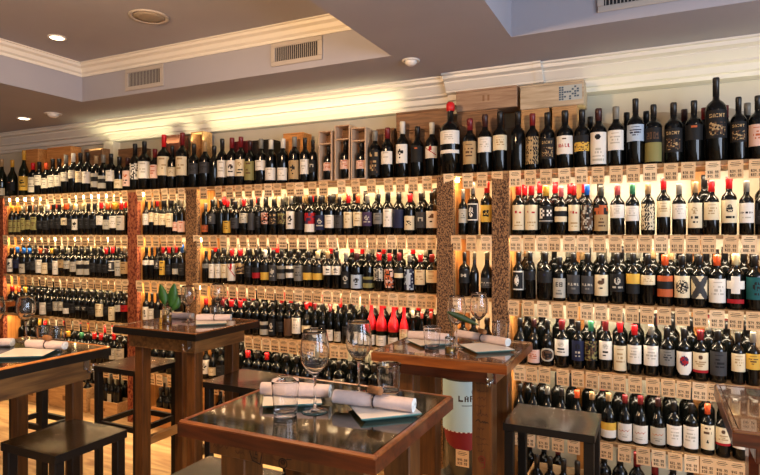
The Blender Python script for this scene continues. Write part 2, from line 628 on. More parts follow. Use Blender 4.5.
def paint(pat, base, seed):
    """returns f(u, v) -> colour key on the unit label (v downwards)"""
    rr = random.Random(seed)
    dk = 'k' if base not in 'knxbvr' else 's'
    soft = {'w': 's', 'c': 't', 't': 'b', 'y': 'b', 's': 'g', 'p': 'o', 'k': 'x', 'x': 'k', 'g': 'x', 'n': 'k', 'b': 'k', 'o': 'b', 'e': 'k', 'l': 'b', 'r': 'k', 'v': 'k', 'u': 'n'}[base]
    cells = [[rr.random() for _ in range(32)] for _ in range(32)]

    def cell(u, v, n, m):
        return cells[min(31, int(v * m))][min(31, int(u * n))]

    def lines(u, v, a, b_, n, c, w0=.2, w1=.8):
        if a <= v < b_:
            q = (v - a) / (b_ - a) * n
            if q % 1 < .45:
                k = cells[int(q)][3] * .18
                if w0 + k < u < w1 - k and cells[int(q) + 5][min(31, int(u * 20))] > .22:
                    return c
        return None

    def f(u, v):
        du, dv = u - .5, v - .5
        if pat == 'l':
            return lines(u, v, .3, .75, 3, soft) or (soft if .12 < v < .18 and .3 < u < .7 else base)
        if pat == 'c':
            if (du / .16) ** 2 + ((v - .3) / .15) ** 2 < 1 and cell(u, v, 20, 20) > .35:
                return soft
            return lines(u, v, .55, .9, 2, dk) or base
        if pat == 'C':
            if (du / .17) ** 2 + ((v - .4) / .2) ** 2 < 1 and cell(u, v, 20, 20) > .3:
                return dk
            return lines(u, v, .7, .9, 1, dk) or base
        if pat == 's':
            q = math.sin(u * 23 + math.sin(v * 17 + seed) * 2.2) * math.cos(v * 19 + math.sin(u * 13) * 2)
            return dk if q > .12 else base
        if pat == 'S':
            return dk if cell(u, v, 11, 14) > .62 else (soft if cell(u, v, 7, 9) > .6 else base)
        if pat == 'f':
            if u < .1 or u > .9 or v < .08 or v > .92:
                return 'w'
            return 'w' if ((du + .06) / .16) ** 2 + ((dv) / .3) ** 2 < 1 and cell(u, v, 14, 14) > .3 else base
        if pat == 'i':
            return 'r' if .22 < v - u * .06 < .30 and .22 < u < .7 and cell(u, v, 14, 6) > .25 else (lines(u, v, .68, .9, 2, soft) or base)
        if pat == 'I':
            return 'o' if abs(v - .42 + du * .12 + .035 * math.sin(u * 34)) < .022 and .2 < u < .8 else (lines(u, v, .62, .85, 2, soft) or base)
        if pat == 'd':
            return 'k' if v < .5 else base
        if pat == 'D':
            return 'k' if .28 < v < .62 else base
        if pat == 'g':
            return 'k' if v < .45 else ('y' if cell(u, v, 12, 16) > .25 else 'b')
        if pat == 'G':
            if .12 < v < .3:
                return 't' if bitmap('SAINT', u, v, .2, .8, .12, .28) else base
            if .42 < v < .9 and .2 < u < .85:
                return ('t' if cell(u, v, 16, 16) > .65 else 'b') if cell(u, v, 13, 15) > .5 else base
            return base
        if pat == 'z':
            return 'b' if bitmap('2001', u, v, .2, .8, .14, .34) else ('l' if v > .42 else base)
        if pat == 'X':
            w = .13 + .22 * abs(dv)
            a = abs(abs(du) - abs(dv) * .78)
            return 'x' if a < .19 or abs(du) < .12 and abs(dv) < .2 else 'c'
        if pat == 'R':
            r = math.hypot(du, dv * 1.2)
            return 'k' if r < .36 and cell(u, v, 18, 18) > .38 else base
        if pat == 'h':
            if bitmap('HALL', u, v, .2, .8, .45, .65):
                return 'r'
            return 'b' if .12 < v < .2 and .4 < u < .6 else base
        if pat == 'b':
            return 'w' if bitmap('Bx', u, v, .12, .88, .12, .72) else ('w' if .86 < v < .9 else base)
        if pat == '6':
            return 'k' if bitmap('68', u, v, .3, .72, .2, .44) else (lines(u, v, .6, .9, 2, soft) or base)
        if pat == 'v':
            return 'k' if bitmap('VENTE', u, v, .1, .9, .42, .55) else (lines(u, v, .7, .85, 1, soft) or base)
        if pat == 'm':
            return 's' if bitmap('M', u, v, .3, .7, .3, .55) else base
        if pat == 'w':
            return 's' if bitmap('NINE', u, v, .12, .88, .42, .56) else (lines(u, v, .68, .85, 1, 'g') or base)
        if pat == 'e':
            return 'n' if (du * 6) ** 2 + ((v - .3) * 5) ** 2 < .25 else base
        if pat == 'E':
            return 'k' if ((du + .02) / .15) ** 2 + ((v - .15) / .08) ** 2 < 1 else (lines(u, v, .5, .95, 4, soft) or base)
        if pat == 'B':
            if ((du) / .2) ** 2 + ((v - .36) / .1) ** 2 < 1 or (.02 < du < .2 and .16 < v < .34):
                return 'b'
            return lines(u, v, .6, .75, 1, 'k', .2, .8) or base
        if pat == 'a':
            if v < .36:
                return 'k' if abs(du) > .12 and cell(u, v, 6, 9) > .3 else 'o'
            return lines(u, v, .5, .9, 3, 'b') or base
        if pat == 'F':
            if math.hypot(du, (v - .4) * 1.1) < .24:
                return 'v' if cell(u, v, 12, 12) > .4 else 'r'
            return base
        if pat == 'q':
            r = math.hypot(du * .95, dv)
            return 's' if .36 < r < .48 else ('k' if r >= .48 else ('b' if cell(u, v, 10, 10) > .5 else 'k'))
        if pat == 't':
            return 'r' if v > .86 else (('b' if math.hypot(du * 1.1, v - .24) < .11 else None) or lines(u, v, .45, .75, 3, soft) or base)
        if pat == 'T':
            return 'k' if abs(du) < (v - .55) * .4 and .55 < v < .72 else (lines(u, v, .1, .45, 2, 'b') or base)
        if pat == 'y':
            return 'y' if v < .5 else base
        if pat == '2':
            return 'r' if v < .62 and cell(u, v, 6, 7) < .8 else ('v' if v < .62 else base)
        if pat == 'u':
            return 'u' if abs(du) < .22 - abs(dv) * .3 or cell(u, v, 9, 12) > .8 else base
        if pat == 'r':
            return 'r' if abs(v - u * .8) < .03 or (v < .3 and abs(du) < .05 + v * .25) else base
        if pat == 'k':
            return 'o' if .05 < v < .2 and .35 < u < .65 else base
        if pat == '4':
            return 'k' if .3 < u < .7 and .3 < v < .7 and cell(u, v, 12, 12) > .3 else base
        return base

    return f


LM = {}


def label_mesh(R, z0, z1, base, pat, seed, n, half):
    key = (round(R, 4), round(z0, 3), round(z1, 3), base, pat, seed, n, round(half, 2))
    if key in LM:
        return LM[key]
    m = MB()
    nu, nv = n
    fn = paint(pat, base, seed)
    r = R + .0007
    grid = []
    for j in range(nv + 1):
        for i in range(nu + 1):
            a = -math.pi / 2 - half + 2 * half * i / nu
            z = z1 + (z0 - z1) * j / nv
            grid.append((r * math.cos(a), r * math.sin(a), z))
    m.v = grid
    for j in range(nv):
        for i in range(nu):
            if pat == '+' and not (.28 < (j + .5) / nv < .72 or .3 < (i + .5) / nu < .7):
                continue
            if pat == 'F' and (j + .5) / nv > .78 and abs((i + .5) / nu - .5) > .5 - ((j + .5) / nv - .78) * 1.3:
                continue
            if pat == 'q' and math.hypot(((i + .5) / nu - .5) * .95, (j + .5) / nv - .5) >= .48:
                continue
            c = fn((i + .5) / nu, (j + .5) / nv)
            a = j * (nu + 1) + i
            m.f.append((a, a + nu + 1, a + nu + 2, a + 1))
            m.m.append(m.mi(labm(c)))
            m.sm.append(True)
    LM[key] = m.mesh('label')
    return LM[key]


GM = {}


def bottle_meshes(t, H, R, cap, green):
    H, R = round(H, 3), round(R, 4)
    k = (t, H, R, green)
    if k not in GM:
        p, sh, nk, n = profile(t, H, R)
        m = MB()
        m.lathe(p, GLASS_G if green else GLASS, NSEG)
        GM[k] = (m.mesh('wine_bottle'), sh, nk, n)
    kc = (t, H, R, 'cap', cap)
    if kc not in GM:
        _, sh, nk, n = GM[k]
        m = MB()
        e = .0007
        if cap == 'F':  # long red foil reaching over the shoulder
            p, sh, _, _ = profile(t, H, R)
            q = [(r + e, z) for r, z in p if z >= sh]
            q = [(R - .003, H * .36), (R + e, H * .362)] + q[:-1] + [(0, H + e)]
            m.lathe(q, capm('F'), NSEG)
        else:
            z0 = nk + .012
            if t == 'j' and cap == 'R':
                z0 = H - .05
                m.lathe([(n * .9, z0), (n * 1.3, z0), (n * 1.45, z0 + .02), (n * 1.4, z0 + .04), (n * .9, H + .004), (0, H + .006)], capm(cap), NSEG)
            else:
                m.lathe([(n * .9, z0), (n + e, z0), (n + e, H - .023), (n * 1.05 + e, H - .021), (n * 1.05 + e, H - .006), (n * .98, H + e), (0, H + e)], capm(cap), NSEG)
        GM[kc] = m.mesh('capsule')
    return GM[k], GM[kc]


TYPE = {'b': (.30, .0405), 'm': (.345, .050), 'g': (.298, .041), 'j': (.40, .060), 'c': (.315, .044), 's': (.27, .036), 'p': (.315, .0455)}
NB = [0]
STUFF = MB()
ROWN = ['top row', 'second shelf', 'third shelf', 'fourth shelf', 'fifth shelf', 'floor level']
ROWG = {1: 'farthest bay', 2: 'narrow far bay', 3: 'wide middle bay', 4: 'three-bottle bay', 5: 'nearest bay'}


def add_bottle(x, y, z, t, H, R, cap, base, z0, z1, pat, rz, label, group, det=(14, 16), half=1.2, seed=None, green=False, extra=None):
    (gm, sh, nk, n), cm = bottle_meshes(t, H, R, cap, green)
    o = link('wine_bottle', gm, None, (x, y, z + .0006), rz)
    tag(o, label, 'bottle', group)
    link('capsule', cm, o)
    if base != '-':
        z1 = max(.05, min(z1, sh))
        z0 = max(.012, min(z0, z1 - .02))
        link('label', label_mesh(R, z0, z1, base, pat, NB[0] if seed is None else seed, det, half), o)
    if extra:
        for (b2, a0, a1, p2, h2) in extra:
            link('label', label_mesh(R, a0, a1, b2, p2, NB[0], det, h2), o)
    NB[0] += 1
    return o


def rowdata(txt):
    out = []
    for ln in txt.strip().splitlines():
        for it in ln.split(';'):
            w = it.split()
            if w:
                out.append(w)
    return out


def place_row(bay, row, txt, base_py_hint=None, stuff=False, yoff=0.052):
    items = rowdata(txt)
    yf = BAYX[bay][2]
    yc = yf + yoff
    xs = [XW(float(w[0]), yc) for w in items]
    if row:
        lo, hi = BAYX[bay][0], BAYX[bay][1]
        xs = [min(max(q, lo + TYPE[w[1]][1] + .001), hi - TYPE[w[1]][1] - .001) for q, w in zip(xs, items)]
        for i in range(1, len(xs)):  # never closer than a thin bottle's width
            xs[i] = max(xs[i], xs[i - 1] + .060)
        for i in range(len(xs) - 2, -1, -1):
            xs[i] = min(xs[i], xs[i + 1] - .060)
    for i, w in enumerate(items):
        px = float(w[0])
        t = w[1]
        H, R = TYPE[t]
        top = float(w[2])
        cap, base = w[3], w[4]
        z = ROWZ[row]
        if top > 0:
            H = min(max(ZW(px, top, yc) - z, .24), .335 if row else .46)
        # keep clear of the neighbours
        for j in (i - 1, i + 1):
            if 0 <= j < len(xs):
                g = abs(xs[j] - xs[i])
                rj = TYPE[items[j][1]][1]
                R = min(R, g * R / (R + rj) * .985)
        pat = 'l'
        p, sh, nk, n = profile(t, H, R)
        if len(w) > 6:
            ya, yb_ = float(w[5]), float(w[6])
            if ya > 1:
                z1, z0 = ZW(px, ya, yc - R) - z, ZW(px, yb_, yc - R) - z
            else:
                z1, z0 = ya * H, yb_ * H
            if len(w) > 7:
                pat = w[7]
        else:
            z0, z1 = H * (.17 + .06 * rnd.random()), H * (.46 + .1 * rnd.random())
            if len(w) > 5:
                pat = w[5]
        if pat == '+':
            base_ = base
        phi = math.atan2(-xs[i], yc)  # turn a little towards the room
        rz = -phi * -.45 * -1 if False else math.atan2(xs[i], yc) * -.45 * -1
        rz = -math.atan2(-xs[i], yc) * .45 * -1
        rz += rnd.uniform(-.12, .12)
        capn = CAPN[cap]
        labn = LABN.get(base, '')
        kind = {'m': 'magnum', 'j': 'huge bottle'}.get(t, 'bottle')
        special = {'X': 'charcoal X on cream label', '+': 'white cross-shaped label', 'b': 'black label marked Bx', 'q': 'round ringed label', 'F': 'shield label with purple flower', 'R': 'round dark flower on white label'}.get(pat)
        lab = '%s-capped %s, %s, %s from left, %s, %s' % (capn, kind, special or (labn + ' label' if base != '-' else 'no label'), ORD[i], ROWN[row], BAYS[bay][2])
        det = (30, 30) if bay >= 4 else (10, 12)
        half = 1.25 if bay >= 4 else 1.15
        extra = None
        if pat == '+':
            extra = [('r', .03, .05, '-', 1.1)]
        if t == 'j' and cap == 'R':
            extra = [('w', ZW(px, 153, yc - R) - z, ZW(px, 149.5, yc - R) - z, '-', 1.2)]
        add_bottle(xs[i], yc, z, t, H, R, cap, base, z0, z1, pat, rz, lab, 'wine bottles, %s of the %s' % (ROWN[row], BAYS[bay][2]), det, half, green=(t == 'c'), extra=extra)
    # a second line of bottles standing behind the first, seen between the necks
    if row and yoff < .06:
        pass


# ---- nearest bay
place_row(5, 0, """518 p 112 K -; 532.5 p 114 D t 136.5 164 s; 547.5 p 113 K k 138 159 G; 565 p 111 K w 135.5 154 h
582 p 110 K k 135 151 g; 598.5 p 109 N w 132 164 E; 616 b 107 S w 130 150; 635.5 m 99 K u 122 141 l; 653.5 m 105 K k 126 162 z
673.5 m 103 K k 128 152 G; 694 m 101 K k 120 140 k; 716 j 78 K k 109 138 G; 738.5 m 97.5 K k 120 142 G; 758 m 96 K p 124 146""")
place_row(5, 1, """518.5 b 185 R c 205 230 i; 531.5 b 185 R c 205 230 i; 546 b 186 Y k 206 223 b; 561 b 187 P c 207 222 D; 574 b 185 R c 205 231 i
587 b 185 B b 205 230 S; 601 b 186 M t 205 231 a; 617.5 b 185 P w 204 218; 632.5 b 184 G w 206 221; 648 b 184 T c 202 230 s
663.5 b 178 R c 201 217; 679 b 184 S w 204 219; 695 b 182 T c 202 228 c; 711.5 b 181 R c 200 220; 729 b 177 R c 200 223 C; 746.5 b 181 S w 203 223 v; 763 b 182 K k""")
place_row(5, 2, """515 b 252 K k 271 290 f; 530 b 252 K k 265 280 e; 545 b 252 K k 268 283 e; 559.5 s 258 K s 278.5 298 6; 573.5 b 253 K x 275 294 w
587.5 b 253 K x 276 294 w; 601.5 b 254 K c 275 296 B; 617 b 253 K k 274 292 C; 633 b 253 K k 274 294 y; 648 b 254 K c 275.5 285
665 b 255 O o 276 297 D; 682 b 255 K c 275 298 R; 699 b 255 K c 274 299 X; 717 b 255 O w 279 303; 735.5 b 254 C w 276 294 +; 755 b 255 K e 275 300 C""")
place_row(5, 3, """520 g 318 K -; 534 g 319 N p 350 365 l; 547.5 g 320 K k 348 362 q; 562 b 320 D w 337 356 c; 578 b 321 K n 341 361 c; 591 b 321 G l 341 361 S
605.5 b 320 D w 341 360 c; 620 b 322 R c 346 371; 634.5 b 325 R w 344 364; 651 b 325 S w 344 366; 667 b 327 K g 350 366; 684 b 328 K w 352 375 F
700.5 b 330 D c 353 373 t; 718 b 330 K x 352 376; 738 b 332 K c 354 372; 753 b 332 S y 352 370""")
place_row(5, 4, """520 g 385 K -; 533.5 g 386 K -; 547.5 g 387 S k .42 .2 k; 561.5 g 389 K -; 577 g 391 O -; 592 g 392 T t .42 .2; 608.5 g 393 T w 423 438 y; 625 g 395 D w 424 441 I
640.5 g 396 D w 426 444 I; 658 g 398 N s 428 445 I; 674 b 402 K w 426 446; 691 b 403 K w 427 449; 707.5 b 404 O c 425 450 T; 723 b 408 K c 427 446 t; 741 b 410 K w""")
# ---- three-bottle bay and the bottles above it
place_row(4, 0, """450.5 j 103 R w 130 143.5; 470 b 119 D t 141 164; 485 b 115 N w 136 152; 500 b 112 K c 134 150""")
place_row(4, 1, """460.5 b 190 S s 209 223; 473 m 183 S k 203 220.5 f; 487 b 182 R y 205 222 4""")
place_row(4, 2, """458.5 m 252 K k 269 283 m; 473 g 252 M -; 487.5 g 252 M x 278 288 w""")
place_row(4, 3, """460.5 b 318 K w .5 .25; 473.5 b 320 K k; 487.5 g 321 K -""")
# ---- wide middle bay
place_row(3, 0, """194 b 144 K x .55 .3; 205 b 142 T x .55 .3; 214.3 b 146 K -; 222.3 b 139 K w 160 177; 232 b 138 D w 160 176 C; 241 b 137 D c 159 176 c
250 b 141 N l 161 180; 261 b 139 S w 160 170; 271 b 140 W w 167.5 180; 283 b 139 W w 167.5 180; 294.5 b 137 S t 160 179 C; 305 b 138 K w 159 174 l
313 s 140 K k 160 172 m; 375 b 131 S k 150 175 G; 387.5 b 128 D w 151 164 l; 402.5 b 122 W w 144 163 C; 417.5 b 127 K k 145 162 k; 432 b 123 W w 146 158 r""")
place_row(3, 1, """203.7 s 205 S o 225 232; 212.5 b 200 K x 213 224 C; 220.8 b 200 K -; 227.5 b 200 R y 221 233; 235.5 b 201 K x; 244 b 199 R s 212 223 l; 251.5 b 199 K x 210 230 -
258.5 b 198 K k; 265.3 b 198 K p 212 224 S; 274 b 199 K k 212 225 G; 282.5 b 198 M l 213 224 S; 291 b 196 S w 211 229 C; 300 b 195 K k 212 230 -; 310.5 b 196 K w 213 232 2
320.5 b 196 K n 215 230 C; 330 b 195 K w 215 228; 339.5 b 197 K x; 348.5 b 195 R c 212 228 l; 358 b 195 O c 212 226; 367.5 b 195 S v 212 226 C; 378.5 b 194 K g 213 224 l
388.3 b 192 K w 209 227 l; 398.8 b 193 K n 209 228 -; 410 b 194 R c 216 230 4; 421 b 193 K x 212 228 m; 432 b 192 K w 211 228 B""")
place_row(3, 2, """199.5 b 251 K g 259 268; 207.3 b 250 K w 264 278; 214.8 b 249 K w 264 278; 223.5 b 249 K c 264 278; 232 b 249 R w 264 281 r; 240.5 b 249 R t 262 274 S; 249 b 249 K k
257 b 249 K r .5 .2 d; 265.3 b 250 W y 265 280 d; 273.5 b 250 K x 265 281 C; 281.8 b 250 K g 266 279 D; 290.5 b 250 K w 266 278 D; 299 b 251 K g 264 281; 308.3 b 251 K y 266 280 d
318 b 251 C y 267 280 d; 327.8 b 251 T w 263 275 C; 336.8 b 251 K w 263 275 C; 346 b 252 S k 272 288 C; 357 b 253 N u 275 289 C; 368.5 b 253 K l 277 288 D
379 b 253 R s 266 281 s; 389.5 b 254 R p 267 288 S; 399.3 b 253 D c 266 278 d; 409.5 b 255 S n 266 290 u; 420.5 b 255 R c 269 285 l; 432 b 255 D c 269 283 l""")
place_row(3, 3, """204 b 300 R k; 213.5 b 300 K k; 222.5 b 301 D k; 231.5 b 301 R k; 240.5 b 301 R k; 249 b 302 K k; 256.5 b 302 K k .5 .2; 264.5 b 302 K s 322 337 D; 272.7 b 303 K k 319 336 C; 280.5 b 304 K k
288.5 b 303 K b 319 336 -; 297 b 303 K w 317 334; 306.5 g 303 R c 326 333; 315 g 303 D w 328 338; 322.5 g 304 K k; 329.5 g 305 P w 330 341; 337.5 g 305 K s 332 344 l; 346 g 305 K k; 354 g 305 K w 332 344
362 g 305 K w 333 345; 371.5 c 300 F w 335 349; 381.5 c 302 F w 336 347; 393.5 c 303 F w 338 349; 404 c 305 F c; 413 g 311 W k; 420.5 g 312 P k; 428 g 312 P k; 435 g 313 P k""")
place_row(3, 4, """203.5 b 350 K w 358 374 C; 213 g 352 K c 368 376 l; 221 b 360 K k; 248 b 358 R k; 257.5 b 358 K k; 267 b 359 R k; 276.5 b 360 K k; 286.5 g 361 K k; 296.5 g 362 K k; 306.5 g 362 K k; 317 b 363 K k
328 g 363 K k; 339 b 364 K s; 350.5 g 365 K k; 362 b 366 K k; 374 b 367 K k; 386 b 368 S s""")
# ---- narrow far bay
place_row(2, 0, """135 b 144 K w 163 179 s; 144.5 m 141.5 K w 161 178 l; 155 b 149 D p 164.5 178; 164 m 135 R c 156 175 l; 172.3 s 146 K c 167 176; 182.5 m 133 D c 156 175 l""")
place_row(2, 1, """142.3 b 200 K w 213.5 225; 149.3 b 198 S c 211 222; 156.3 b 199 R c 213 225; 163.3 b 200 K c 213 225; 170 b 199 K c 213 227; 176 s 203 K p 222 231; 181.8 b 200 S p 221 232""")
place_row(2, 2, """142.8 b 247 K w 257 265; 149.5 b 247 K w 257 265; 156 b 247 K x 259 269 C; 162.6 b 246 R y 261 275; 169 b 246 R k; 176.3 b 245 R s .5 .2 d; 182.3 b 245 B k""")
place_row(2, 3, """145 b 292 K w 307 320 C; 151.2 b 293 K w 309 320; 158 b 293 K k .5 .25 D; 164.8 b 293 K c .5 .25; 171.5 b 293 S s; 178.8 b 293 K c""")
place_row(2, 4, """147 b 345 K c; 155 b 345 K k; 163 b 345 K k; 171 b 346 S w; 179.5 b 346 K k""")
# ---- farthest bay
place_row(1, 0, """1.8 c 159 T c 188 197; 12.4 c 160 Y k .4 .15 k; 24 c 150.5 Y y 176 190 C; 33 b 163 R s 177 192; 39.3 b 162 K s 175 185; 46.2 b 163 O s 178 188; 52.8 b 159 K s 175 187; 59.2 b 159 K s 175 186
66 b 155 S s 172 181; 73.4 b 153.5 W s 170 178; 80.4 b 153 K c 171 182; 87.5 b 152.5 K w 171.5 183; 96 b 156 T s 173 187 D; 103.3 b 155 S s 175.5 188 D; 111 b 154 K w 170 181; 119.4 b 157 K c 179 188; 127.6 b 158 N p 167 186 c""")
r1 = "l c l c - - k - o w - - k s w - w c r p"
place_row(1, 1, """6.8 b 205 Y l 220 232; 12 b 205 Y l 220 232; 17.4 b 205 Y l 220 232; 23.8 b 205 S l 218 230; 29.8 b 205 K l; 35.5 b 204 S l 217 230; 41.5 b 205 M k; 47.4 b 205 W k; 53.5 b 204 K k; 59.3 b 204 K k
65.5 b 203 O c 218 225 C; 71 b 203 S k; 76.3 b 204 W w 219 230 C; 82.3 b 203 C k; 88.5 b 203 K k; 94.6 b 203 K k; 101.3 b 202 R w 216 225; 107.8 b 203 O s; 114.5 b 203 Y w 216 228 l; 121.3 b 203 R s 215 230""")
place_row(1, 2, """11 b 248 K w 259 272 C; 17.6 b 247 B n; 24 b 248 B s 264 274 C; 29.6 b 249 B k; 35 b 249 K x; 40.4 b 249 O w 260 273; 46.2 b 249 N c 263 274; 51.7 b 249 Y k; 56.8 b 249 K w 261 275; 62.6 b 249 K t 260 268
68.4 b 248 S s 261 269; 75 b 248 K s 262 272; 81.4 b 248 K s 261 275 D; 88 b 248 K s 261 275 D; 94 b 248 K k; 100.5 b 248 K k; 106.3 b 248 R k; 112.7 b 247 R x 261 271 f; 119 b 248 K s 259 276; 124.8 b 247 S t 262 274""")
place_row(1, 3, """12.5 b 286 R k; 19 b 287 O k; 25.5 b 288 Y k; 32 b 289 K k; 38.3 b 289 K k; 44.6 b 289 K w 303 315; 51 b 290 K k; 57 b 290 K s 302 311; 62 b 290 K s 302 311; 67.5 b 290 K w 303 314 d; 73.5 b 291 K k; 79.3 b 291 K k .5 .3 C
86 b 291 K k .5 .3 C; 93 b 291 K k; 100.5 b 292 K c 304 317; 107 b 292 K k; 111.5 s 292 K c 307 321 l; 119 b 293 K s 305 312; 124.7 b 293 K r 305 312""")
place_row(1, 4, """62 b 333 K k; 68.5 b 333 Y k; 75 b 334 K k; 81.5 b 334 G k; 88 b 335 K k; 94.5 b 333 R k; 101 b 334 R k; 107.5 b 335 K k; 114 b 333 R s 349 360; 120.5 b 336 K s 349 361""")


# ---- the lines of bottles behind the front ones: too many and too hidden to count
def back_line(bay, row, caps, seed, gap=.076, dy=.0, xmin=None, fill=.93, xmax=99):
    rr = random.Random(seed)
    x0, x1, yf = BAYX[bay]
    y = yf + .052 + .088 + .004 + dy
    x = max(x0 + .05 + rr.uniform(0, .03), xmin if xmin is not None else -99)
    while x < min(x1 - .045, XW(764, y), xmax):
        if rr.random() < (.5 if (bay, row) == (5, 1) and x > XW(606, y) else fill):
            H = rr.uniform(.285, .305) - (.01 if rr.random() < .2 else 0)
            R = .0355
            p, sh, nk, n = profile('b', H, R)
            o = (x, y, ROWZ[row] + .0006 if row < 5 else .0006)
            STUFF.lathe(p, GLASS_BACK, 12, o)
            c = rr.choice(caps if (bay, row) != (5, 1) or x > XW(586, y) else 'RRRRY')
            STUFF.lathe([(n * .9, nk + .012), (n + .0007, nk + .012), (n + .0007, H - .023), (n * 1.05 + .0007, H - .021), (n * 1.05, H + .0006), (0, H + .0007)], capm(c), 12, o)
        x += gap + rr.uniform(0, .012)


for bay in (1, 2, 3, 5):
    for row in (1, 2, 3, 4):
        caps = {(5, 1): 'KKSTKK', (5, 3): 'KKDKSK', (5, 4): 'KKSRKO', (3, 1): 'KSSTKRK', (3, 2): 'KSSRKW', (3, 3): 'KKRRPW', (1, 1): 'YSKTWRO', (1, 4): 'RKKSY'}.get((bay, row), 'KKSMKTK')
        back_line(bay, row, caps, bay * 10 + row, fill=.93)
        if (bay, row) != (5, 1):
            back_line(bay, row, caps, bay * 10 + row + 500, dy=.076)
for bay in (1, 2, 3, 5):
    back_line(bay, 5, 'KKKKKD', bay + 900, dy=.05 if bay < 5 else .085, xmax=99 if bay < 5 else BAYX[5][0] + .39)
back_line(5, 0, 'KKKSND', 77, gap=.085, xmin=XW(590, 3.34), fill=.8)
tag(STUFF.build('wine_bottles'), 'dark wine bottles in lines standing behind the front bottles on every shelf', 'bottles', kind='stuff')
# ---- bottles standing in the floor crates (placed with the crates below)


# ------------------------------------------------------------------ price tags
KRAFT = mat('kraft_paper', (224, 188, 142), .75, spec=.2, noise=.05, nscale=90)
KRAFT2 = mat('kraft_paper_pale', (236, 206, 164), .75, spec=.2, noise=.05, nscale=90)
INK = mat('tag_ink', (58, 40, 30), .8, spec=.1)


def tag_mesh(variant, w, h, fine):
    rr = random.Random(variant)
    m = MB()
    k = KRAFT2 if variant % 4 == 0 else KRAFT
    m.box(-w / 2, w / 2, 0, .0016, -h, 0, k)
    e = -.0004

    def bar(u0, u1, v0, v1):
        m.face([(-w / 2 + u0 * w, e, -v1 * h), (-w / 2 + u1 * w, e, -v1 * h), (-w / 2 + u1 * w, e, -v0 * h), (-w / 2 + u0 * w, e, -v0 * h)], INK)

    def word(s, u0, u1, v0, v1):
        n = len(s) * 4 - 1
        for i, ch in enumerate(s):
            for r in range(5):
                c = 0
                row = FONT[ch][r * 3:r * 3 + 3]
                while c < 3:
                    if row[c] == '1':
                        c2 = c
                        while c2 < 3 and row[c2] == '1':
                            c2 += 1
                        bar(u0 + (u1 - u0) * (i * 4 + c) / n, u0 + (u1 - u0) * (i * 4 + c2) / n, v0 + (v1 - v0) * r / 5, v0 + (v1 - v0) * (r + 1) / 5)
                        c = c2
                    c += 1

    a = .2 + rr.random() * .1
    bar(a, 1 - a, .10, .125)
    bar(.14, .86, .19, .23)
    bar(.2, .74, .29, .315)
    for v in (.52, .74):
        s = '$%d%d.%d%d' % (rr.randint(2, 9), rr.randint(0, 9), 9, rr.choice((5, 9)))
        if fine:
            word(s, .14, .86, v, v + .15)
        else:
            for q in range(4):
                bar(.14 + q * .19, .14 + q * .19 + .13, v, v + .13)
    return m.mesh('price_tag')


TAGF = [tag_mesh(i, .063, .088, True) for i in range(10)]
TAGC = [tag_mesh(20 + i, .068, .092, False) for i in range(6)]


def place_tags(bay, row, pxs, tilt=0):
    yf = BAYX[bay][2]
    n = 0
    for px in pxs:
        y = yf - .0085
        x = XW(px, y)
        if PX['p5'][1] < x:
            continue
        me = rnd.choice(TAGF if bay >= 4 or (bay == 3 and px > 330) else TAGC)
        o = link('price_tag', me, None, (x, y, ROWZ[row] - .002 + rnd.uniform(-.002, .001)))
        o.rotation_euler = (rnd.uniform(.085, .115), rnd.uniform(-.035, .035) + tilt, rnd.uniform(-.06, .06))
        tag(o, 'kraft price tag, %s from left under %s, %s' % (ORD[n], ['the top row', 'second shelf', 'third shelf', 'fourth shelf', 'fifth shelf'][row], BAYS[bay][2]), 'price tag', 'price tags under %s of the %s' % (ROWN[row], BAYS[bay][2]))
        n += 1


def spread(a, b_, n):
    return [a + (b_ - a) * i / (n - 1) for i in range(n)]


place_tags(5, 0, [515, 530, 546, 564, 581, 598, 616, 633, 650, 671, 688.5, 713, 735.5, 757])
place_tags(5, 1, [515.5, 529, 542, 554.5, 569, 583, 599, 615, 630, 645, 661, 677, 693, 708.5, 731, 749.5])
place_tags(5, 2, [513.5, 528, 543, 557, 572, 586.5, 600.5, 616, 632, 647, 664, 682, 700, 717, 736, 754])
place_tags(5, 3, [519, 531, 544.5, 562.5, 577.5, 592, 605.5, 619, 635, 652.5, 668, 684, 700, 714.5, 730])
place_tags(5, 4, [515, 529, 543, 558, 573.5, 590, 606.5, 624.5, 643, 658.5, 675, 691.5, 707.5, 722, 737])
place_tags(4, 0, [448.5, 467.5, 482, 497])
place_tags(4, 1, [456, 471, 486])
place_tags(4, 2, [456, 470, 483.5])
place_tags(3, 0, [203, 218, 229, 238, 248, 258, 268, 277, 290, 299, 312, 323, 341, 355, 371, 388, 400, 413, 427])
place_tags(3, 1, [196.5, 205] + spread(213, 431, 23))
place_tags(3, 2, [196] + spread(204, 431, 25), tilt=.05)
place_tags(3, 3, spread(248, 310, 8) + [326, 334, 343, 378, 390])
place_tags(3, 4, [207, 214, 226])
place_tags(2, 0, [139, 148, 156, 164, 172, 181])
place_tags(2, 1, [140, 148, 155.5, 163, 170.5, 178])
place_tags(2, 2, [139, 146.5, 154, 161.5, 169, 176.5])
place_tags(2, 4, [151, 159, 170])
place_tags(1, 0, spread(6, 124, 17))
place_tags(1, 1, spread(5, 124, 19))
place_tags(1, 2, spread(8, 125, 18))
place_tags(1, 3, spread(52, 124, 10))
place_tags(1, 4, [105, 115, 124])

# ------------------------------------------------------------------ shelf lights
WARM = (1.0, .72, .40)
WARM5 = (1.0, .82, .58)


def area(name, loc, sx, sy, rot, power, col):
    l = bpy.data.lights.new(name, 'AREA')
    l.shape = 'RECTANGLE'
    l.size, l.size_y = sx, sy
    l.energy = power
    l.color = col
    o = bpy.data.objects.new(name, l)
    o.location = loc
    o.rotation_euler = rot
    COL.objects.link(o)
    return o


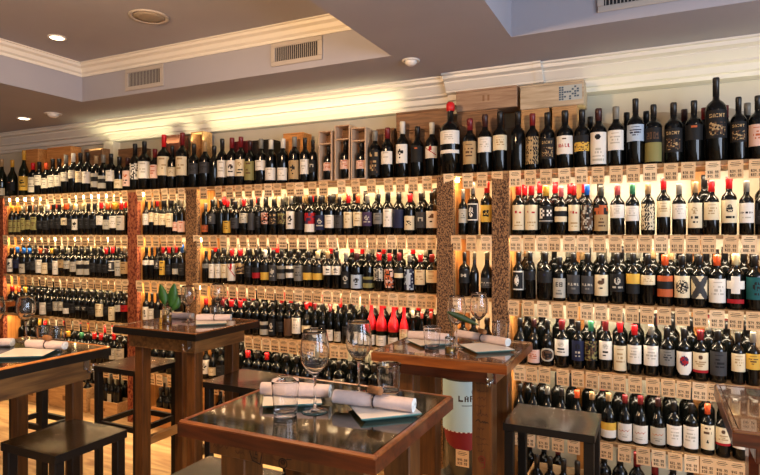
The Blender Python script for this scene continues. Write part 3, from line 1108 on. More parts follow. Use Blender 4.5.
BULB = emit('bulb_glow', (255, 220, 150), 45)
TAPE = mat('light_tape', (230, 220, 200), .5)
BULBPX = {(5, 1): [513.5], (5, 2): [508.8], (4, 0): [455.5], (5, 0): [], (3, 0): [203.5], (3, 2): [199.5], (2, 0): [143], (2, 2): [146], (3, 1): [201], (2, 1): [141],
          (1, 0): spread(9, 124, 15), (1, 1): [12, 24, 31, 40, 55, 71, 76, 90, 108], (1, 2): [16, 22, 56, 84]}
LEDP = {5: 8.0, 4: 8.0, 3: 8.0, 2: 8.0, 1: 8.0}
for bay in BAYS:
    x0, x1, yf = BAYX[bay]
    if bay == 5:
        x1 = min(x1, .75)
    w = x1 - x0
    for row in range(5):
        if bay == 4 and row > 3:
            continue
        z = ROWZ[row] - SHT
        t = empty('light_strip', ((x0 + x1) / 2, yf + .028, z))
        tag(t, 'warm light strip under the %s of the %s' % (['top board', 'second shelf', 'third shelf', 'fourth shelf', 'fifth shelf'][row], BAYS[bay][2]), 'light strip', 'shelf light strips')
        m = MB()
        m.box(-w / 2 + .01, w / 2 - .01, -.008, .008, -.004, -.0005, TAPE)
        m.build('tape', t)
        for px in BULBPX.get((bay, row), ()):
            xx = min(max(XW(px, yf + .03), x0 + .015), x1 - .015)
            m = MB()
            m.lathe([(0, -.034), (.008, -.032), (.013, -.021), (.011, -.010), (.005, -.004), (0, -.004)], BULB, 12)
            m.build('bulb', t, (xx - (x0 + x1) / 2, 0, 0))
        area('shelf_light', ((x0 + x1) / 2, yf + .036, z - .007), w - .04, .014, (math.radians(18), 0, 0), LEDP[bay] * w * (1, 1, .95, .6, .1)[row], WARM5 if bay == 5 else WARM)

# ------------------------------------------------------------------ crates and boxes
PINE = wood('crate_pine', (182, 138, 90), (214, 174, 122), .6, (4, 40, 40))
PINE_G = wood('crate_grey_pine', (170, 150, 122), (204, 186, 158), .6, (4, 40, 40))
PINE_M = wood('crate_mid', (142, 112, 88), (172, 142, 114), .6, (4, 40, 40))
PINE_D = wood('crate_brown', (112, 80, 54), (150, 110, 76), .6, (4, 40, 40))
PINE_O = wood('crate_orange_lit', (196, 128, 66), (224, 160, 92), .6, (4, 40, 40))  # pine with the warm light on the crates put into its colour
STAMP = mat('stamp_ink', (70, 60, 52), .8)
STAMPB = mat('stamp_blue', (74, 92, 108), .8)


def open_crate(x0, x1, y0, y1, z0, h, mt, label, th=.012):
    t = empty('wine_crate', ((x0 + x1) / 2, (y0 + y1) / 2, z0))
    tag(t, label, 'crate', 'wooden wine crates')
    w, d = x1 - x0, y1 - y0
    for nm, q in (('front_panel', (-w / 2, w / 2, -d / 2, -d / 2 + th)), ('back_panel', (-w / 2, w / 2, d / 2 - th, d / 2)), ('end_panel', (-w / 2, -w / 2 + th, -d / 2 + th, d / 2 - th)), ('end_panel', (w / 2 - th, w / 2, -d / 2 + th, d / 2 - th))):
        m = MB()
        m.box(q[0], q[1], q[2], q[3], 0, h, mt, bev=.002)
        if nm == 'front_panel' and w > .3:
            m.face([(-.06, -d / 2 - .0004, h * .35), (.02, -d / 2 - .0004, h * .35), (.02, -d / 2 - .0004, h * .55), (-.06, -d / 2 - .0004, h * .55)], PINE_D)
        m.build(nm, t)
    m = MB()
    m.box(-w / 2 + th, w / 2 - th, -d / 2 + th, d / 2 - th, .0005, .010, mt)
    m.build('bottom_panel', t)
    return t


def shut_crate(x0, x1, y0, y1, z0, z1, mt, label, stamp=None):
    t = empty('wine_crate', ((x0 + x1) / 2, (y0 + y1) / 2, z0))
    tag(t, label, 'crate', 'wooden wine crates')
    w, d, h = x1 - x0, y1 - y0, z1 - z0
    m = MB()
    m.box(-w / 2, w / 2, -d / 2, d / 2, .001, h - .012, mt, bev=.003)
    m.build('body', t)
    m = MB()
    m.box(-w / 2, w / 2, -d / 2, d / 2, h - .0115, h, mt, bev=.002)
    m.build('lid', t)
    if stamp:
        m = MB()
        rr = random.Random(3)
        e = -d / 2 - .0006
        if stamp == 'print':
            a, b_ = w * .12, w * .47
            m.face([(a, e, h * .22), (b_, e, h * .22), (b_, e, h * .82), (a, e, h * .82)], mat('sticker', (178, 182, 176), .6))
            for i in range(9):
                for j in range(6):
                    if rr.random() < .5 or i < 2:
                        u, v = a + (b_ - a) * i / 9, h * (.24 + .56 * j / 6)
                        m.face([(u, e - .0005, v), (u + (b_ - a) * .09, e - .0005, v), (u + (b_ - a) * .09, e - .0005, v + h * .07), (u, e - .0005, v + h * .07)], STAMPB)
        else:
            for i in range(2):
                u = -.02 + i * .03
                m.face([(u, e, h * .4), (u + .012, e, h * .4), (u + .012, e, h * .68), (u, e, h * .68)], PINE_D)
        m.build('stamp', t)
    return t


ZT = ROWZ[0]
YC0, YC1 = 3.335, 3.505


def cr(pa, pb, z0, z1, mt, label, stamp=None, y0=YC0, y1=YC1, gapy=0):
    return shut_crate(XW(pa, y0), XW(pb, y0), y0, y1, z0, z1, mt, label, stamp)


A = .001
cr(457, 498, ZT + A, 2.245, PINE_D, 'brown upright crate behind the two red-capped bottles beside the red-topped bottle')
cr(456, 517, 2.246, 2.372, PINE_M, 'flat brown crate lying on top of an upright crate, beside the stamped crate', 'dash')
cr(521, 549, ZT + A, 2.222, PINE, 'pale upright crate under the stamped crate, behind the first dark bottles')
cr(552, 577, ZT + A, 2.222, PINE, 'second pale upright crate under the stamped crate')
cr(520, 584, 2.223, 2.362, PINE_G, 'flat pale crate with printed sticker, lying highest of its stack', 'print')
cr(397, 418, ZT + A, 2.165, PINE_D, 'brown upright crate behind bottles near the tall written-on post', y0=3.375)
cr(420, 440, ZT + A, 2.165, PINE_D, 'second brown upright crate, nearer the red-topped giant bottle', y0=3.375)
cr(396, 447, 2.166, 2.290, PINE_D, 'flat brown crate lying across two upright crates above the middle bay', 'dash', y0=3.375)
cr(283, 303, ZT + A, 2.225, PINE_O, 'orange-brown upright crate behind the bottles, left of the three bottle cases', y0=3.39)
cr(252, 272, ZT + A, 2.195, mat('box_dark', (40, 34, 30), .5), 'dark box behind white-labelled bottles above the middle bay', y0=3.39)
cr(232, 250, ZT + A, 2.2, mat('box_wine_red', (108, 24, 34), .5), 'wine-red gift box behind bottles above the middle bay', y0=3.39)
cr(376, 394, ZT + A, 2.2, PINE_D, 'brown box behind the gold-lettered bottle, beside the bottle cases', y0=3.40)
cr(166, 179, ZT + A, 2.3, mat('box_rust', (126, 78, 62), .6), 'rust-coloured box behind the red-capped magnums above narrow bay', y0=3.40)
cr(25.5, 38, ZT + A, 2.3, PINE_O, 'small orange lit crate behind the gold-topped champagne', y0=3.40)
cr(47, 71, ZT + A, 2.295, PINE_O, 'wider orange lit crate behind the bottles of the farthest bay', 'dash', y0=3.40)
cr(84, 102, ZT + A, 2.25, PINE_D, 'brown crate behind farthest bottles beside the pale pilaster', y0=3.40)
cr(118, 141, ZT + A, 2.225, PINE_D, 'brown crate just past the pale pilaster', y0=3.40)


def bottle_case(pa, pb, top_py, label, blab, xx=None):
    y0, y1 = Y3 + .004, Y3 + .108
    x0, x1 = XW(pa, y0), XW(pb, y0)
    h = ZW((pa + pb) / 2, top_py, y0) - ZT
    t = empty('bottle_case', ((x0 + x1) / 2, (y0 + y1) / 2, ZT + .0005))
    tag(t, label, 'wooden case', 'open single-bottle cases')
    w, d, th = x1 - x0, y1 - y0, .007
    pale = wood('case_pale', (196, 160, 124), (222, 192, 160), .6, (30, 30, 4))
    for nm, q in (('side_panel', (-w / 2, -w / 2 + th, -d / 2, d / 2, 0, h)), ('side_panel', (w / 2 - th, w / 2, -d / 2, d / 2, 0, h)), ('back_panel', (-w / 2 + th, w / 2 - th, d / 2 - th, d / 2, 0, h)),
                  ('bottom_panel', (-w / 2 + th, w / 2 - th, -d / 2, d / 2 - th, 0, th)), ('top_panel', (-w / 2 + th, w / 2 - th, -d / 2, d / 2 - th, h - th, h)), ('divider', (-w / 2 + th, w / 2 - th, -d / 2, d / 2 - th, h * .735, h * .735 + th))):
        m = MB()
        m.box(*q, pale if nm != 'back_panel' else PINE_D, bev=.001)
        m.build(nm, t)
    R = min(.037, w / 2 - th - .002, d / 2 - th - .002)
    H = h * .735 - th - .006
    add_bottle((x0 + x1) / 2, (y0 + y1) / 2 - .003, ZT + th + .0015, 'b', H, R, 'K', 'p', H * .26, H * .5, 'l', .3, blab, 'bottles inside the open cases', (10, 12))


bottle_case(318.5, 331.5, 131, 'lowest of three open wooden bottle cases on the rack top', 'pink-labelled bottle inside the lowest of three open cases')
bottle_case(334.5, 349.5, 125, 'tallest of three open wooden bottle cases, in the middle', 'pink-labelled bottle inside the tallest of three open cases')
bottle_case(351, 365.5, 127.5, 'open wooden bottle case next to the gold-lettered dark bottle', 'pink-labelled bottle inside the open case beside gold-lettered bottle')
# an empty open case above the second post
t = bottle_case  # noqa
x0, x1 = XW(188, 3.36), XW(200.5, 3.36)
h = ZW(194, 131, 3.36) - ZT
t = tag(empty('bottle_case', ((x0 + x1) / 2, 3.44, ZT + .0005)), 'open dark-lined wooden case standing behind bottles over the second post', 'wooden case', 'open single-bottle cases')
w = x1 - x0
for nm, q, mm in (('side_panel', (-w / 2, -w / 2 + .012, -.05, .05, 0, h), PINE), ('side_panel', (w / 2 - .012, w / 2, -.05, .05, 0, h), PINE), ('back_panel', (-w / 2 + .012, w / 2 - .012, .04, .05, 0, h), PINE_D), ('top_panel', (-w / 2 + .012, w / 2 - .012, -.05, .04, h - .012, h), PINE)):
    m = MB()
    m.box(*q, mm, bev=.001)
    m.build(nm, t)

# crumpled paper sheet on the wall above the nearest bay
m = MB()
nx, nz = 90, 14
xa, xb = -1.0, .60
rr = random.Random(5)
PAPER = mat('wall_paper_sheet', (170, 160, 140), .85, noise=.08, nscale=6)
for j in range(nz + 1):
    for i in range(nx + 1):
        u, v = i / nx, j / nz
        ztop = 2.155 + .018 * math.sin(u * 11) + .012 * math.sin(u * 31 + 1)
        z = 1.865 + (ztop - 1.865) * v
        y = 3.545 - .010 * abs(math.sin(u * 24 + 2 * math.sin(v * 3))) - .006 * math.sin(u * 57 + v * 9) - .004 * rr.random() - (.012 if j == nz else 0)
        m.v.append((xa + (xb - xa) * u, y - .005, z))
for j in range(nz):
    for i in range(nx):
        a = j * (nx + 1) + i
        m.f.append((a, a + 1, a + nx + 2, a + nx + 1))
        m.m.append(m.mi(PAPER))
        m.sm.append(True)
o = m.build('paper_sheet')
so = o.modifiers.new('thick', 'SOLIDIFY')
so.thickness = .0015
tag(o, 'crumpled beige paper sheet on the wall behind the biggest bottles', 'paper')

# floor crates
def floor_crate(pa, pb, y0, h, mt, label, bots, d=.15):
    x0, x1 = XW(pa, y0), XW(pb, y0)
    open_crate(x0, x1, y0, y0 + d, .0005, h, mt, label)
    R = min(.036, (x1 - x0 - .032) / (2 * len(bots)) - .0008)
    a, b_ = x0 + .015 + R, x1 - .015 - R
    for i, (f, cap, base, H, lab) in enumerate(bots):
        add_bottle(a + (b_ - a) * (i / (len(bots) - 1) if len(bots) > 1 else .8), y0 + .012 + R + .006, .0115, 'b', H, R, cap, base, H * .3, H * .55, 'l', -.5, lab, 'bottles standing in floor crates', (10, 12), seed=3)


floor_crate(90, 117, 3.272, .125, PINE, 'nearest low pale crate on the floor below the farthest bay', [(.12, 'K', '-', .315, 'unlabelled dark bottle at far end of the nearest low floor crate'), (.34, 'K', 'k', .315, 'black-labelled bottle in low floor crate, second along'), (.58, 'K', 's', .315, 'stone-labelled bottle in low floor crate, third along'), (.84, 'K', 'k', .315, 'dark bottle at near end of the low floor crate')])
floor_crate(49, 86, 3.272, .20, PINE, 'taller pale crate on the floor behind the low crate', [(.95, 'K', '-', .30, 'dark bottle rising from near end of the taller floor crate'), (.3, 'K', '-', .29, 'dark bottle second from near end of taller floor crate')])
floor_crate(18, 46, 3.272, .17, PINE, 'farthest pale floor crate behind the dark-edged table', [(.8, 'K', '-', .29, 'dark bottle in the farthest floor crate')])
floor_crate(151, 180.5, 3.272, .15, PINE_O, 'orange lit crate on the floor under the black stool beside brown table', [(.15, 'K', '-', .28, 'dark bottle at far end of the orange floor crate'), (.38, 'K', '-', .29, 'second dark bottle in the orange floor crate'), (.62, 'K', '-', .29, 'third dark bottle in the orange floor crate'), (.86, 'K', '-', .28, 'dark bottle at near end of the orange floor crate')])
floor_crate(526, 586, 3.13, .20, PINE, 'pale crate on the floor below nearest bay behind the black stool', [(.14, 'K', '-', .29, 'first dark bottle in the crate behind the near black stool'), (.38, 'K', '-', .29, 'second dark bottle in crate behind the near black stool'), (.62, 'K', '-', .29, 'third dark bottle in crate behind the near black stool'), (.86, 'K', '-', .29, 'fourth dark bottle in crate behind the near black stool')], d=.22)
place_row(5, 5, """604 b 448 K -; 620 b 450 K k; 637 b 452 D -; 655 b 462 D k; 673 b 458 K -; 690 b 460 K -; 708 b 462 K -""")
m = MB()
m.box(BAYX[5][0] + .44, BAYX[5][1] - .02, Y5 + .005, YB - .065, .0005, ROWZ[5] - .001, SHELFW)
tag(m.build('plinth'), 'low wooden plinth on the floor under the lowest near bottles', 'plinth')

# ------------------------------------------------------------------ the giant display bottle in the three-bottle bay
YG = 3.05
xg = XW(463.5, YG)
z0 = .185
m = MB()
m.box(xg - .13, xg + .13, YG - .12, YG + .125, .0005, z0, mat('box_slate', (62, 58, 54), .5), bev=.004)
tag(m.build('display_box'), 'low grey box on the floor under the giant labelled bottle', 'box')
R, H = .113, .78
n, sh, nk = .036, .52, .64
p = [(0, .006), (R * .5, .004), (R * .92, 0), (R, .006), (R, sh * .5), (R, sh), (R * .97, sh + .03), (R * .84, sh + .065), (R * .6, sh + .095), (n * 1.15, nk), (n, nk + .012), (n, H - .022), (n * 1.05, H - .02), (n * 1.05, H - .008), (n * .95, H - .002), (0, H - .002)]
m = MB()
m.lathe(p, mat('giant_glass', (58, 52, 40), .16, .5), 40)
o = m.build('wine_bottle', None, (xg, YG, z0 + .0005))
tag(o, 'giant display bottle with pale blue label behind the brown table leg', 'bottle')
m = MB()
m.lathe([(n * .9, nk + .02), (n + .001, nk + .02), (n + .001, H - .02), (n * 1.08, H - .018), (n * 1.05, H + .001), (0, H + .001)], capm('K'), 24)
m.build('capsule', o)


def patch(R, a0, a1, z0, z1, fn, nu, nv):
    m = MB()
    for j in range(nv + 1):
        for i in range(nu + 1):
            a = a0 + (a1 - a0) * i / nu
            m.v.append((R * math.cos(a), R * math.sin(a), z1 + (z0 - z1) * j / nv))
    for j in range(nv):
        for i in range(nu):
            c = fn((i + .5) / nu, (j + .5) / nv)
            if c is None:
                continue
            a = j * (nu + 1) + i
            m.f.append((a, a + nu + 1, a + nu + 2, a + 1))
            m.m.append(m.mi(c))
            m.sm.append(True)
    return m


PB = mat('giant_label_blue', (176, 206, 214), .6)
RED = mat('giant_label_red', (120, 18, 22), .5)


def giant(u, v):
    if bitmap('LARA', u, v, .47, .82, .20, .285):
        return INK
    if .34 < v < .352 and .52 < u < .76:
        return STAMPB
    if math.hypot((u - .70) * 3.4, (v - .145) * 1.8) < .06:
        return STAMPB
    if v > .743:
        return RED if ((u - .56) / .40) ** 2 + ((v - .743) / .25) ** 2 < 1 else None
    if .728 < v < .743:
        return labm('w') if int(u * 26) % 2 else RED
    return PB


patch(R + .0008, -math.pi / 2 - 1.45, -math.pi / 2 + 1.45, .16, .53, giant, 90, 80).build('label', o, None, math.radians(9))
t = link('price_tag', TAGF[3], None, (xg + .03, YG - R - .004, .355))
t.scale = (1.15, 1, 1.0)
tag(t, 'pale price tag hanging against the giant display bottle', 'price tag')

# ------------------------------------------------------------------ tables
W_RED = wood('table_red_wood', (58, 23, 10), (98, 43, 18), .32, (3, 30, 30), coat=.5)
W_RIM = wood('table_rim_wood', (104, 50, 19), (148, 82, 34), .28, (3, 30, 30), coat=.6)
W_LEG = wood('table_leg_wood', (74, 43, 18), (108, 67, 30), .42, (30, 30, 3), coat=.2)
W_HONEY = wood('table_honey', (84, 50, 26), (132, 84, 44), .16, (3, 26, 26), coat=1, coat_rough=.03, spec=.6)
W_PALE = wood('table_pale_edge', (150, 108, 62), (190, 148, 92), .45, (30, 3, 30))
W_OLD = wood('table_old_apron', (92, 60, 28), (146, 102, 52), .55, (30, 3, 30))
BLK = mat('table_black_edge', (15, 15, 14), .3, .5)
TOPG = mat('table_dark_glass', (34, 31, 19), .07, .6, coat=.25, coat_rough=.05)
STEEL = mat('steel', (190, 188, 184), .2, .5, metal=1)
ZTAB = 1.02
E_, INS, LEG = .04, .075, .08


def table(x0, x1, y0, y1, label, style, ah=.055, LEG=.08):
    t = empty('bar_table', ((x0 + x1) / 2, (y0 + y1) / 2, 0))
    tag(t, label, 'table', 'square bar tables')
    w, d = x1 - x0, y1 - y0
    rim, side, top, leg, apron = style
    zt, zb = ZTAB, ZTAB - E_
    rw = .015
    m = MB()
    m.box(-w / 2, w / 2, -d / 2, -d / 2 + rw, zb, zt, rim, bev=.004)
    m.box(-w / 2, w / 2, d / 2 - rw, d / 2, zb, zt, rim, bev=.004)
    m.box(-w / 2, -w / 2 + rw, -d / 2 + rw, d / 2 - rw, zb, zt, rim, bev=.004)
    m.box(w / 2 - rw, w / 2, -d / 2 + rw, d / 2 - rw, zb, zt, rim, bev=.004)
    if side is not rim:
        e = .0012
        for q in ((-w / 2 - e, w / 2 + e, -d / 2 - e, -d / 2), (-w / 2 - e, w / 2 + e, d / 2, d / 2 + e), (-w / 2 - e, -w / 2, -d / 2, d / 2), (w / 2, w / 2 + e, -d / 2, d / 2)):
            m.box(*q, zb, zt - .007, side)
    m.build('rim', t)
    m = MB()
    m.box(-w / 2 + rw, w / 2 - rw, -d / 2 + rw, d / 2 - rw, zb + .005, zt - .0015, top)
    m.build('tabletop', t)
    za = zb - ah
    i = INS - .02
    for q in ((-w / 2 + i, w / 2 - i, -d / 2 + i, -d / 2 + i + .018), (-w / 2 + i, w / 2 - i, d / 2 - i - .018, d / 2 - i), (-w / 2 + i, -w / 2 + i + .018, -d / 2 + i + .018, d / 2 - i - .018), (w / 2 - i - .018, w / 2 - i, -d / 2 + i + .018, d / 2 - i - .018)):
        m = MB()
        m.box(*q, za, zb - .0005, apron, bev=.002)
        m.build('apron', t)
    for sx in (-1, 1):
        for sy in (-1, 1):
            a, b_ = sx * (w / 2 - INS - LEG / 2), sy * (d / 2 - INS - LEG / 2)
            m = MB()
            m.box(a - LEG / 2, a + LEG / 2, b_ - LEG / 2, b_ + LEG / 2, 0, zb - .0006, leg, bev=.003)
            m.build('leg', t)
    a = w / 2 - INS - LEG / 2
    for sx in (-1, 1):
        m = MB()
        m.box(sx * a - .02, sx * a + .02, -d / 2 + INS + LEG, d / 2 - INS - LEG, .36, .40, W_PALE, bev=.002)
        m.build('stretcher', t)
    return t, w, d


def bag_hook(t, x, y, z, rz=0):
    m = MB()
    m.box(-.012, .012, -.004, 0, -.03, .012, STEEL)
    pts = [(0, -.004 - .02 + .02 * math.cos(a), -.022 + .018 * math.sin(a)) for a in [math.radians(q) for q in range(0, -200, -20)]]
    m.tube(pts, .004, STEEL, 8)
    m.tube([(0, -.044, -.018), (0, -.046, .0)], .004, STEEL, 8)
    m.build('bag_hook', t, (x, y, z), rz)


RED_S = (W_RIM, W_RIM, TOPG, W_LEG, W_RED)
t_center, cw, cd = table(-1.115, -.545, 1.11, 1.635, 'square bar table with dark glass top and red-brown rim, nearest whole one', (W_RIM, W_RED, TOPG, W_LEG, W_LEG))
t_right, rw_, rd_ = table(-1.058, -.497, 2.12, 2.612, 'glossy brown bar table in front of three-bottle bay', (W_HONEY, W_RIM, W_HONEY, W_LEG, W_RED))
t_lm, lw_, ld_ = table(-2.596, -2.02, 2.125, 2.617, 'brown bar table with black edge and a leafy vase on it', (W_HONEY, BLK, W_HONEY, W_LEG, W_OLD), .075, .058)
t_left, fw_, fd_ = table(-2.69, -2.121, 1.12, 1.725, 'bar table with black side and orange-lit rim, cut by picture edge', (wood('table_rim_orange_lit', (176, 104, 44), (214, 140, 68), .3, (3, 30, 30), coat=.4), BLK, TOPG, W_LEG, W_OLD), .095, .05)  # orange reflected light is put into this rim's wood colour
t_corner, kw_, kd_ = table(.173, .745, 1.649, 2.135, 'brown glossy table corner near the lowest bottles, mostly out of view', (W_HONEY, W_RED, W_HONEY, W_RED, W_RED))
t_far, aw_, ad_ = table(XW(15, 2.62) - .575, XW(15, 2.62), 2.13, 2.62, 'farthest bar table behind the stemmed glasses of the black-sided table', (W_HONEY, W_RIM, W_HONEY, W_LEG, W_OLD))
bag_hook(t_right, rw_ / 2 - .075, -rd_ / 2 + INS - .022, ZTAB - E_ - .02)
bag_hook(t_left, fw_ / 2 - INS + .022, fd_ / 2 - .08, ZTAB - E_ - .02, math.pi / 2)
bag_hook(t_lm, lw_ / 2 - .09, -ld_ / 2 + INS - .022, ZTAB - E_ - .02)

# marker doodles and writing on the aprons and a leg
MARK = mat('marker_black', (24, 14, 10), .7)
MARKR = mat('marker_red', (120, 16, 24), .7)


def strokes(name, parent, polys, y, mt_default, w=.0022, split=False):
    """polylines of (x, z) drawn as thin ribbons on a face that looks towards -y"""
    if split:
        for pl in polys:
            strokes(name, parent, [pl], y, mt_default, w)
        return
    m = MB()
    for pl in polys:
        mt = mt_default
        if isinstance(pl, tuple) and pl and pl[0] == 'r':
            mt, pl = MARKR, pl[1]
        for (a, b_) in zip(pl, pl[1:]):
            d = Vector((b_[0] - a[0], b_[1] - a[1]))
            if d.length < 1e-6:
                continue
            n = Vector((-d.y, d.x)).normalized() * w / 2
            e = d.normalized() * w * .3
            a2, b2 = Vector(a) - e, Vector(b_) + e
            m.face([(a2.x - n.x, y, a2.y - n.y), (b2.x - n.x, y, b2.y - n.y), (b2.x + n.x, y, b2.y + n.y), (a2.x + n.x, y, a2.y + n.y)], mt)
    return m.build(name, parent)


def scrawl(x, z, w, h, seed, n=9):
    rr = random.Random(seed)
    out, u = [], x
    for i in range(n):
        u += w / n
        out.append((u - rr.uniform(0, w / n * .6), z + rr.choice((0, h * .5, h)) + rr.uniform(-.1, .1) * h))
    return out


def circle(x, z, r, a0=0, a1=360, s=1):
    return [(x + r * math.cos(math.radians(a)), z + r * s * math.sin(math.radians(a))) for a in range(a0, a1 + 1, 24)]


ya = -cd / 2 + INS - .02 - .0007
zc = ZTAB - E_ - .03
P1 = -.07
FA = [c for c in t_center.children if c.name.startswith('apron')][0]
FL = sorted([c for c in t_right.children if c.name.startswith('leg')], key=lambda c: (-c.data.vertices[0].co.x, c.data.vertices[0].co.y))[0]
strokes('marker_doodle', FA, [
    [(P1 - .022, zc + .022), (P1 - .026, zc), (P1 - .018, zc - .02), (P1 + .006, zc - .026), (P1 + .012, zc + .0), (P1 + .012, zc + .022)],
    circle(P1 - .012, zc + .012, .004), circle(P1 + .001, zc + .012, .004), [(P1 - .006, zc + .008), (P1 - .008, zc - .004), (P1 - .002, zc - .004)], [(P1 - .014, zc - .012), (P1 - .004, zc - .014)],
    circle(P1 + .075, zc - .012, .012), circle(P1 + .075, zc - .009, .005), [(P1 + .066, zc + .004), (P1 + .07, zc + .01), (P1 + .08, zc + .008), (P1 + .09, zc + .004)], [(P1 + .086, zc), (P1 + .1, zc + .002)]], ya, MARK, .0026)
strokes('marker_writing', FA, [scrawl(-.22, zc - .005, .07, .014, 1, 14), scrawl(-.145, zc + .004, .035, .008, 2), scrawl(-.145, zc - .012, .035, .008, 3), scrawl(-.035, zc + .006, .07, .008, 4, 14), scrawl(-.035, zc - .010, .05, .008, 5)], ya, mat('marker_faint', (72, 30, 14), .7), .0016, True)
yl = -rd_ / 2 + INS - .0008
xl = rw_ / 2 - INS - LEG
ls = []
for i, (z, w_, h_) in enumerate(((.915, .04, .008), (.885, .05, .008), (.855, .035, .009), (.825, .045, .007), (.79, .05, .01), (.735, .03, .008), (.70, .045, .010), (.675, .05, .008), (.65, .03, .008))):
    ls.append(scrawl(xl + .012 + (i % 3) * .004, z, w_, h_, 20 + i, 10))
strokes('marker_writing', FL, ls, yl, mat('marker_brown', (52, 24, 14), .7), .0016, True)
strokes('marker_writing', FL, [scrawl(xl + .012, .765, .055, .009, 41, 12), [(xl + .036, .80), (xl + .036, .815)]], yl, MARK, .003, True)
strokes('marker_doodle', FL, [('r', circle(xl + .04, .62, .013, 0, 330)), ('r', circle(xl + .04, .62, .005)), ('r', [(xl + .053, .62), (xl + .05, .59), (xl + .035, .585)])], yl, MARKR, .003)

# ------------------------------------------------------------------ stools
SEATM = mat('stool_seat_black', (34, 28, 20), .2, .6, noise=.2, nscale=8, coat=1, coat_rough=.2)
STLEG = mat('stool_black', (14, 12, 11), .45, .4)


def stool(x0, x1, y0, y1, label, h=.75):
    t = empty('bar_stool', ((x0 + x1) / 2, (y0 + y1) / 2, 0))
    tag(t, label, 'stool', 'black wooden bar stools')
    w, d = x1 - x0, y1 - y0
    m = MB()
    n = 8
    for j in range(n + 1):
        for i in range(n + 1):
            u, v = i / n, j / n
            dz = -.008 * math.sin(math.pi * u) * math.sin(math.pi * v)
            m.v.append((-w / 2 + w * u, -d / 2 + d * v, h + dz))
    for j in range(n):
        for i in range(n):
            a = j * (n + 1) + i
            m.f.append((a, a + 1, a + n + 2, a + n + 1))
            m.m.append(m.mi(SEATM))
            m.sm.append(True)
    m.box(-w / 2, w / 2, -d / 2, -d / 2 + .012, h - .03, h - .0008, STLEG)
    m.box(-w / 2, w / 2, d / 2 - .012, d / 2, h - .03, h - .0008, STLEG)
    m.box(-w / 2, -w / 2 + .012, -d / 2 + .012, d / 2 - .012, h - .03, h - .0008, STLEG)
    m.box(w / 2 - .012, w / 2, -d / 2 + .012, d / 2 - .012, h - .03, h - .0008, STLEG)
    m.box(-w / 2 + .012, w / 2 - .012, -d / 2 + .012, d / 2 - .012, h - .03, h - .02, SEATM)
    m.build('seat', t)
    L_ = .036
    for sx in (-1, 1):
        for sy in (-1, 1):
            a, b_ = sx * (w / 2 - L_ / 2 - .004), sy * (d / 2 - L_ / 2 - .004)
            m = MB()
            m.box(a - L_ / 2, a + L_ / 2, b_ - L_ / 2, b_ + L_ / 2, 0, h - .0305, STLEG, bev=.003)
            m.build('leg', t)
    for sy in (-1, 1):
        b_ = sy * (d / 2 - L_ / 2 - .004)
        m = MB()
        m.box(-w / 2 + L_ + .004, w / 2 - L_ - .004, b_ - .010, b_ + .010, .40, .43, STLEG)
        m.build('stretcher', t)
    for sx in (-1, 1):
        a = sx * (w / 2 - L_ / 2 - .004)
        m = MB()
        m.box(a - .010, a + .010, -d / 2 + L_ + .004, d / 2 - L_ - .004, .40, .43, STLEG)
        m.build('stretcher', t)
    return t


stool(-.548, -.203, 2.272, 2.566, 'black bar stool in front of nearest bay beside the glossy brown table')
stool(-2.135, -1.834, 1.27, 1.565, 'black bar stool beside the orange-lit table, nearest stool with glints on its seat')
stool(-2.915, -2.56, 2.25, 2.57, 'black bar stool behind the brown leafy-vase table, by floor crates')
stool(-2.085, -1.746, 2.245, 2.555, 'black bar stool between the leafy-vase table and middle bay')
stool(-1.365, -1.052, 1.20, 1.50, 'black bar stool tucked under the dark-glass table, mostly hidden')
xs_ = XW(42, 2.05)
stool(xs_ - .31, xs_, 2.05, 2.255, 'dark stool half hidden behind the legs of orange-lit table')

# ------------------------------------------------------------------ glassware
def wine_glass(x, y, label, H=.222, s=1.0):
    t = empty('wine_glass', (x, y, ZTAB - .001))
    tag(t, label, 'wine glass', 'stemmed wine glasses')
    m = MB()
    rf = .036 * s
    m.lathe([(0, 0), (rf, 0), (rf + .0006, .0012), (rf * .8, .0026), (.012, .0045), (.0055, .010), (0, .010)], CLEAR, 32)
    m.build('foot', t)
    zb = H * .44
    m = MB()
    m.lathe([(0, .0102), (.0052, .0102), (.0036, .022), (.0034, zb * .6), (.0042, zb - .006), (.0065, zb), (0, zb)], CLEAR, 16)
    m.build('stem', t)
    B = H - zb
    R = .040 * s
    out = [(0, zb + .0002), (.007, zb + .0004), (.016, zb + B * .06), (.028, zb + B * .17), (R * .93, zb + B * .31), (R, zb + B * .46), (R * .985, zb + B * .60), (R * .92, zb + B * .78), (R * .83, zb + B * .94), (R * .80, zb + B)]
    th = .0013
    inn = [(max(0, r - th), z + (.003 if r < .02 else 0)) for r, z in out[::-1]]
    inn[-1] = (0, zb + .005)
    inn[0] = (R * .80 - th, zb + B)
    m = MB()
    m.lathe(out + inn, CLEAR, 36)
    m.build('bowl', t)
    return t


def tumbler(x, y, label, H=.094, R=.038):
    m = MB()
    r0 = R * .80
    L = lambda u: r0 + (R - r0) * u
    pr = [(0, 0), (r0 * .9, 0), (r0 * .97, .0006), (r0, .003), (L(.05), H * .06), (L(.1), H * .1)] + [(L(q / 10), H * q / 10) for q in range(2, 10)] + [(L(.985), H * .985), (R, H - .0008), (R - .0008, H), (R - .0014, H - .0008)]
    pr += [(L(q / 10) - .0016, H * q / 10) for q in range(9, 1, -1)] + [(L(.16) - .0017, H * .16), (L(.14) - .003, H * .135), (r0 * .85, H * .12), (r0 * .5, H * .115), (0, H * .115)]
    m.lathe(pr, CLEAR, 40)
    o = m.build('tumbler', None, (x, y, ZTAB - .001))
    tag(o, label, 'glass', 'water tumblers')
    return o


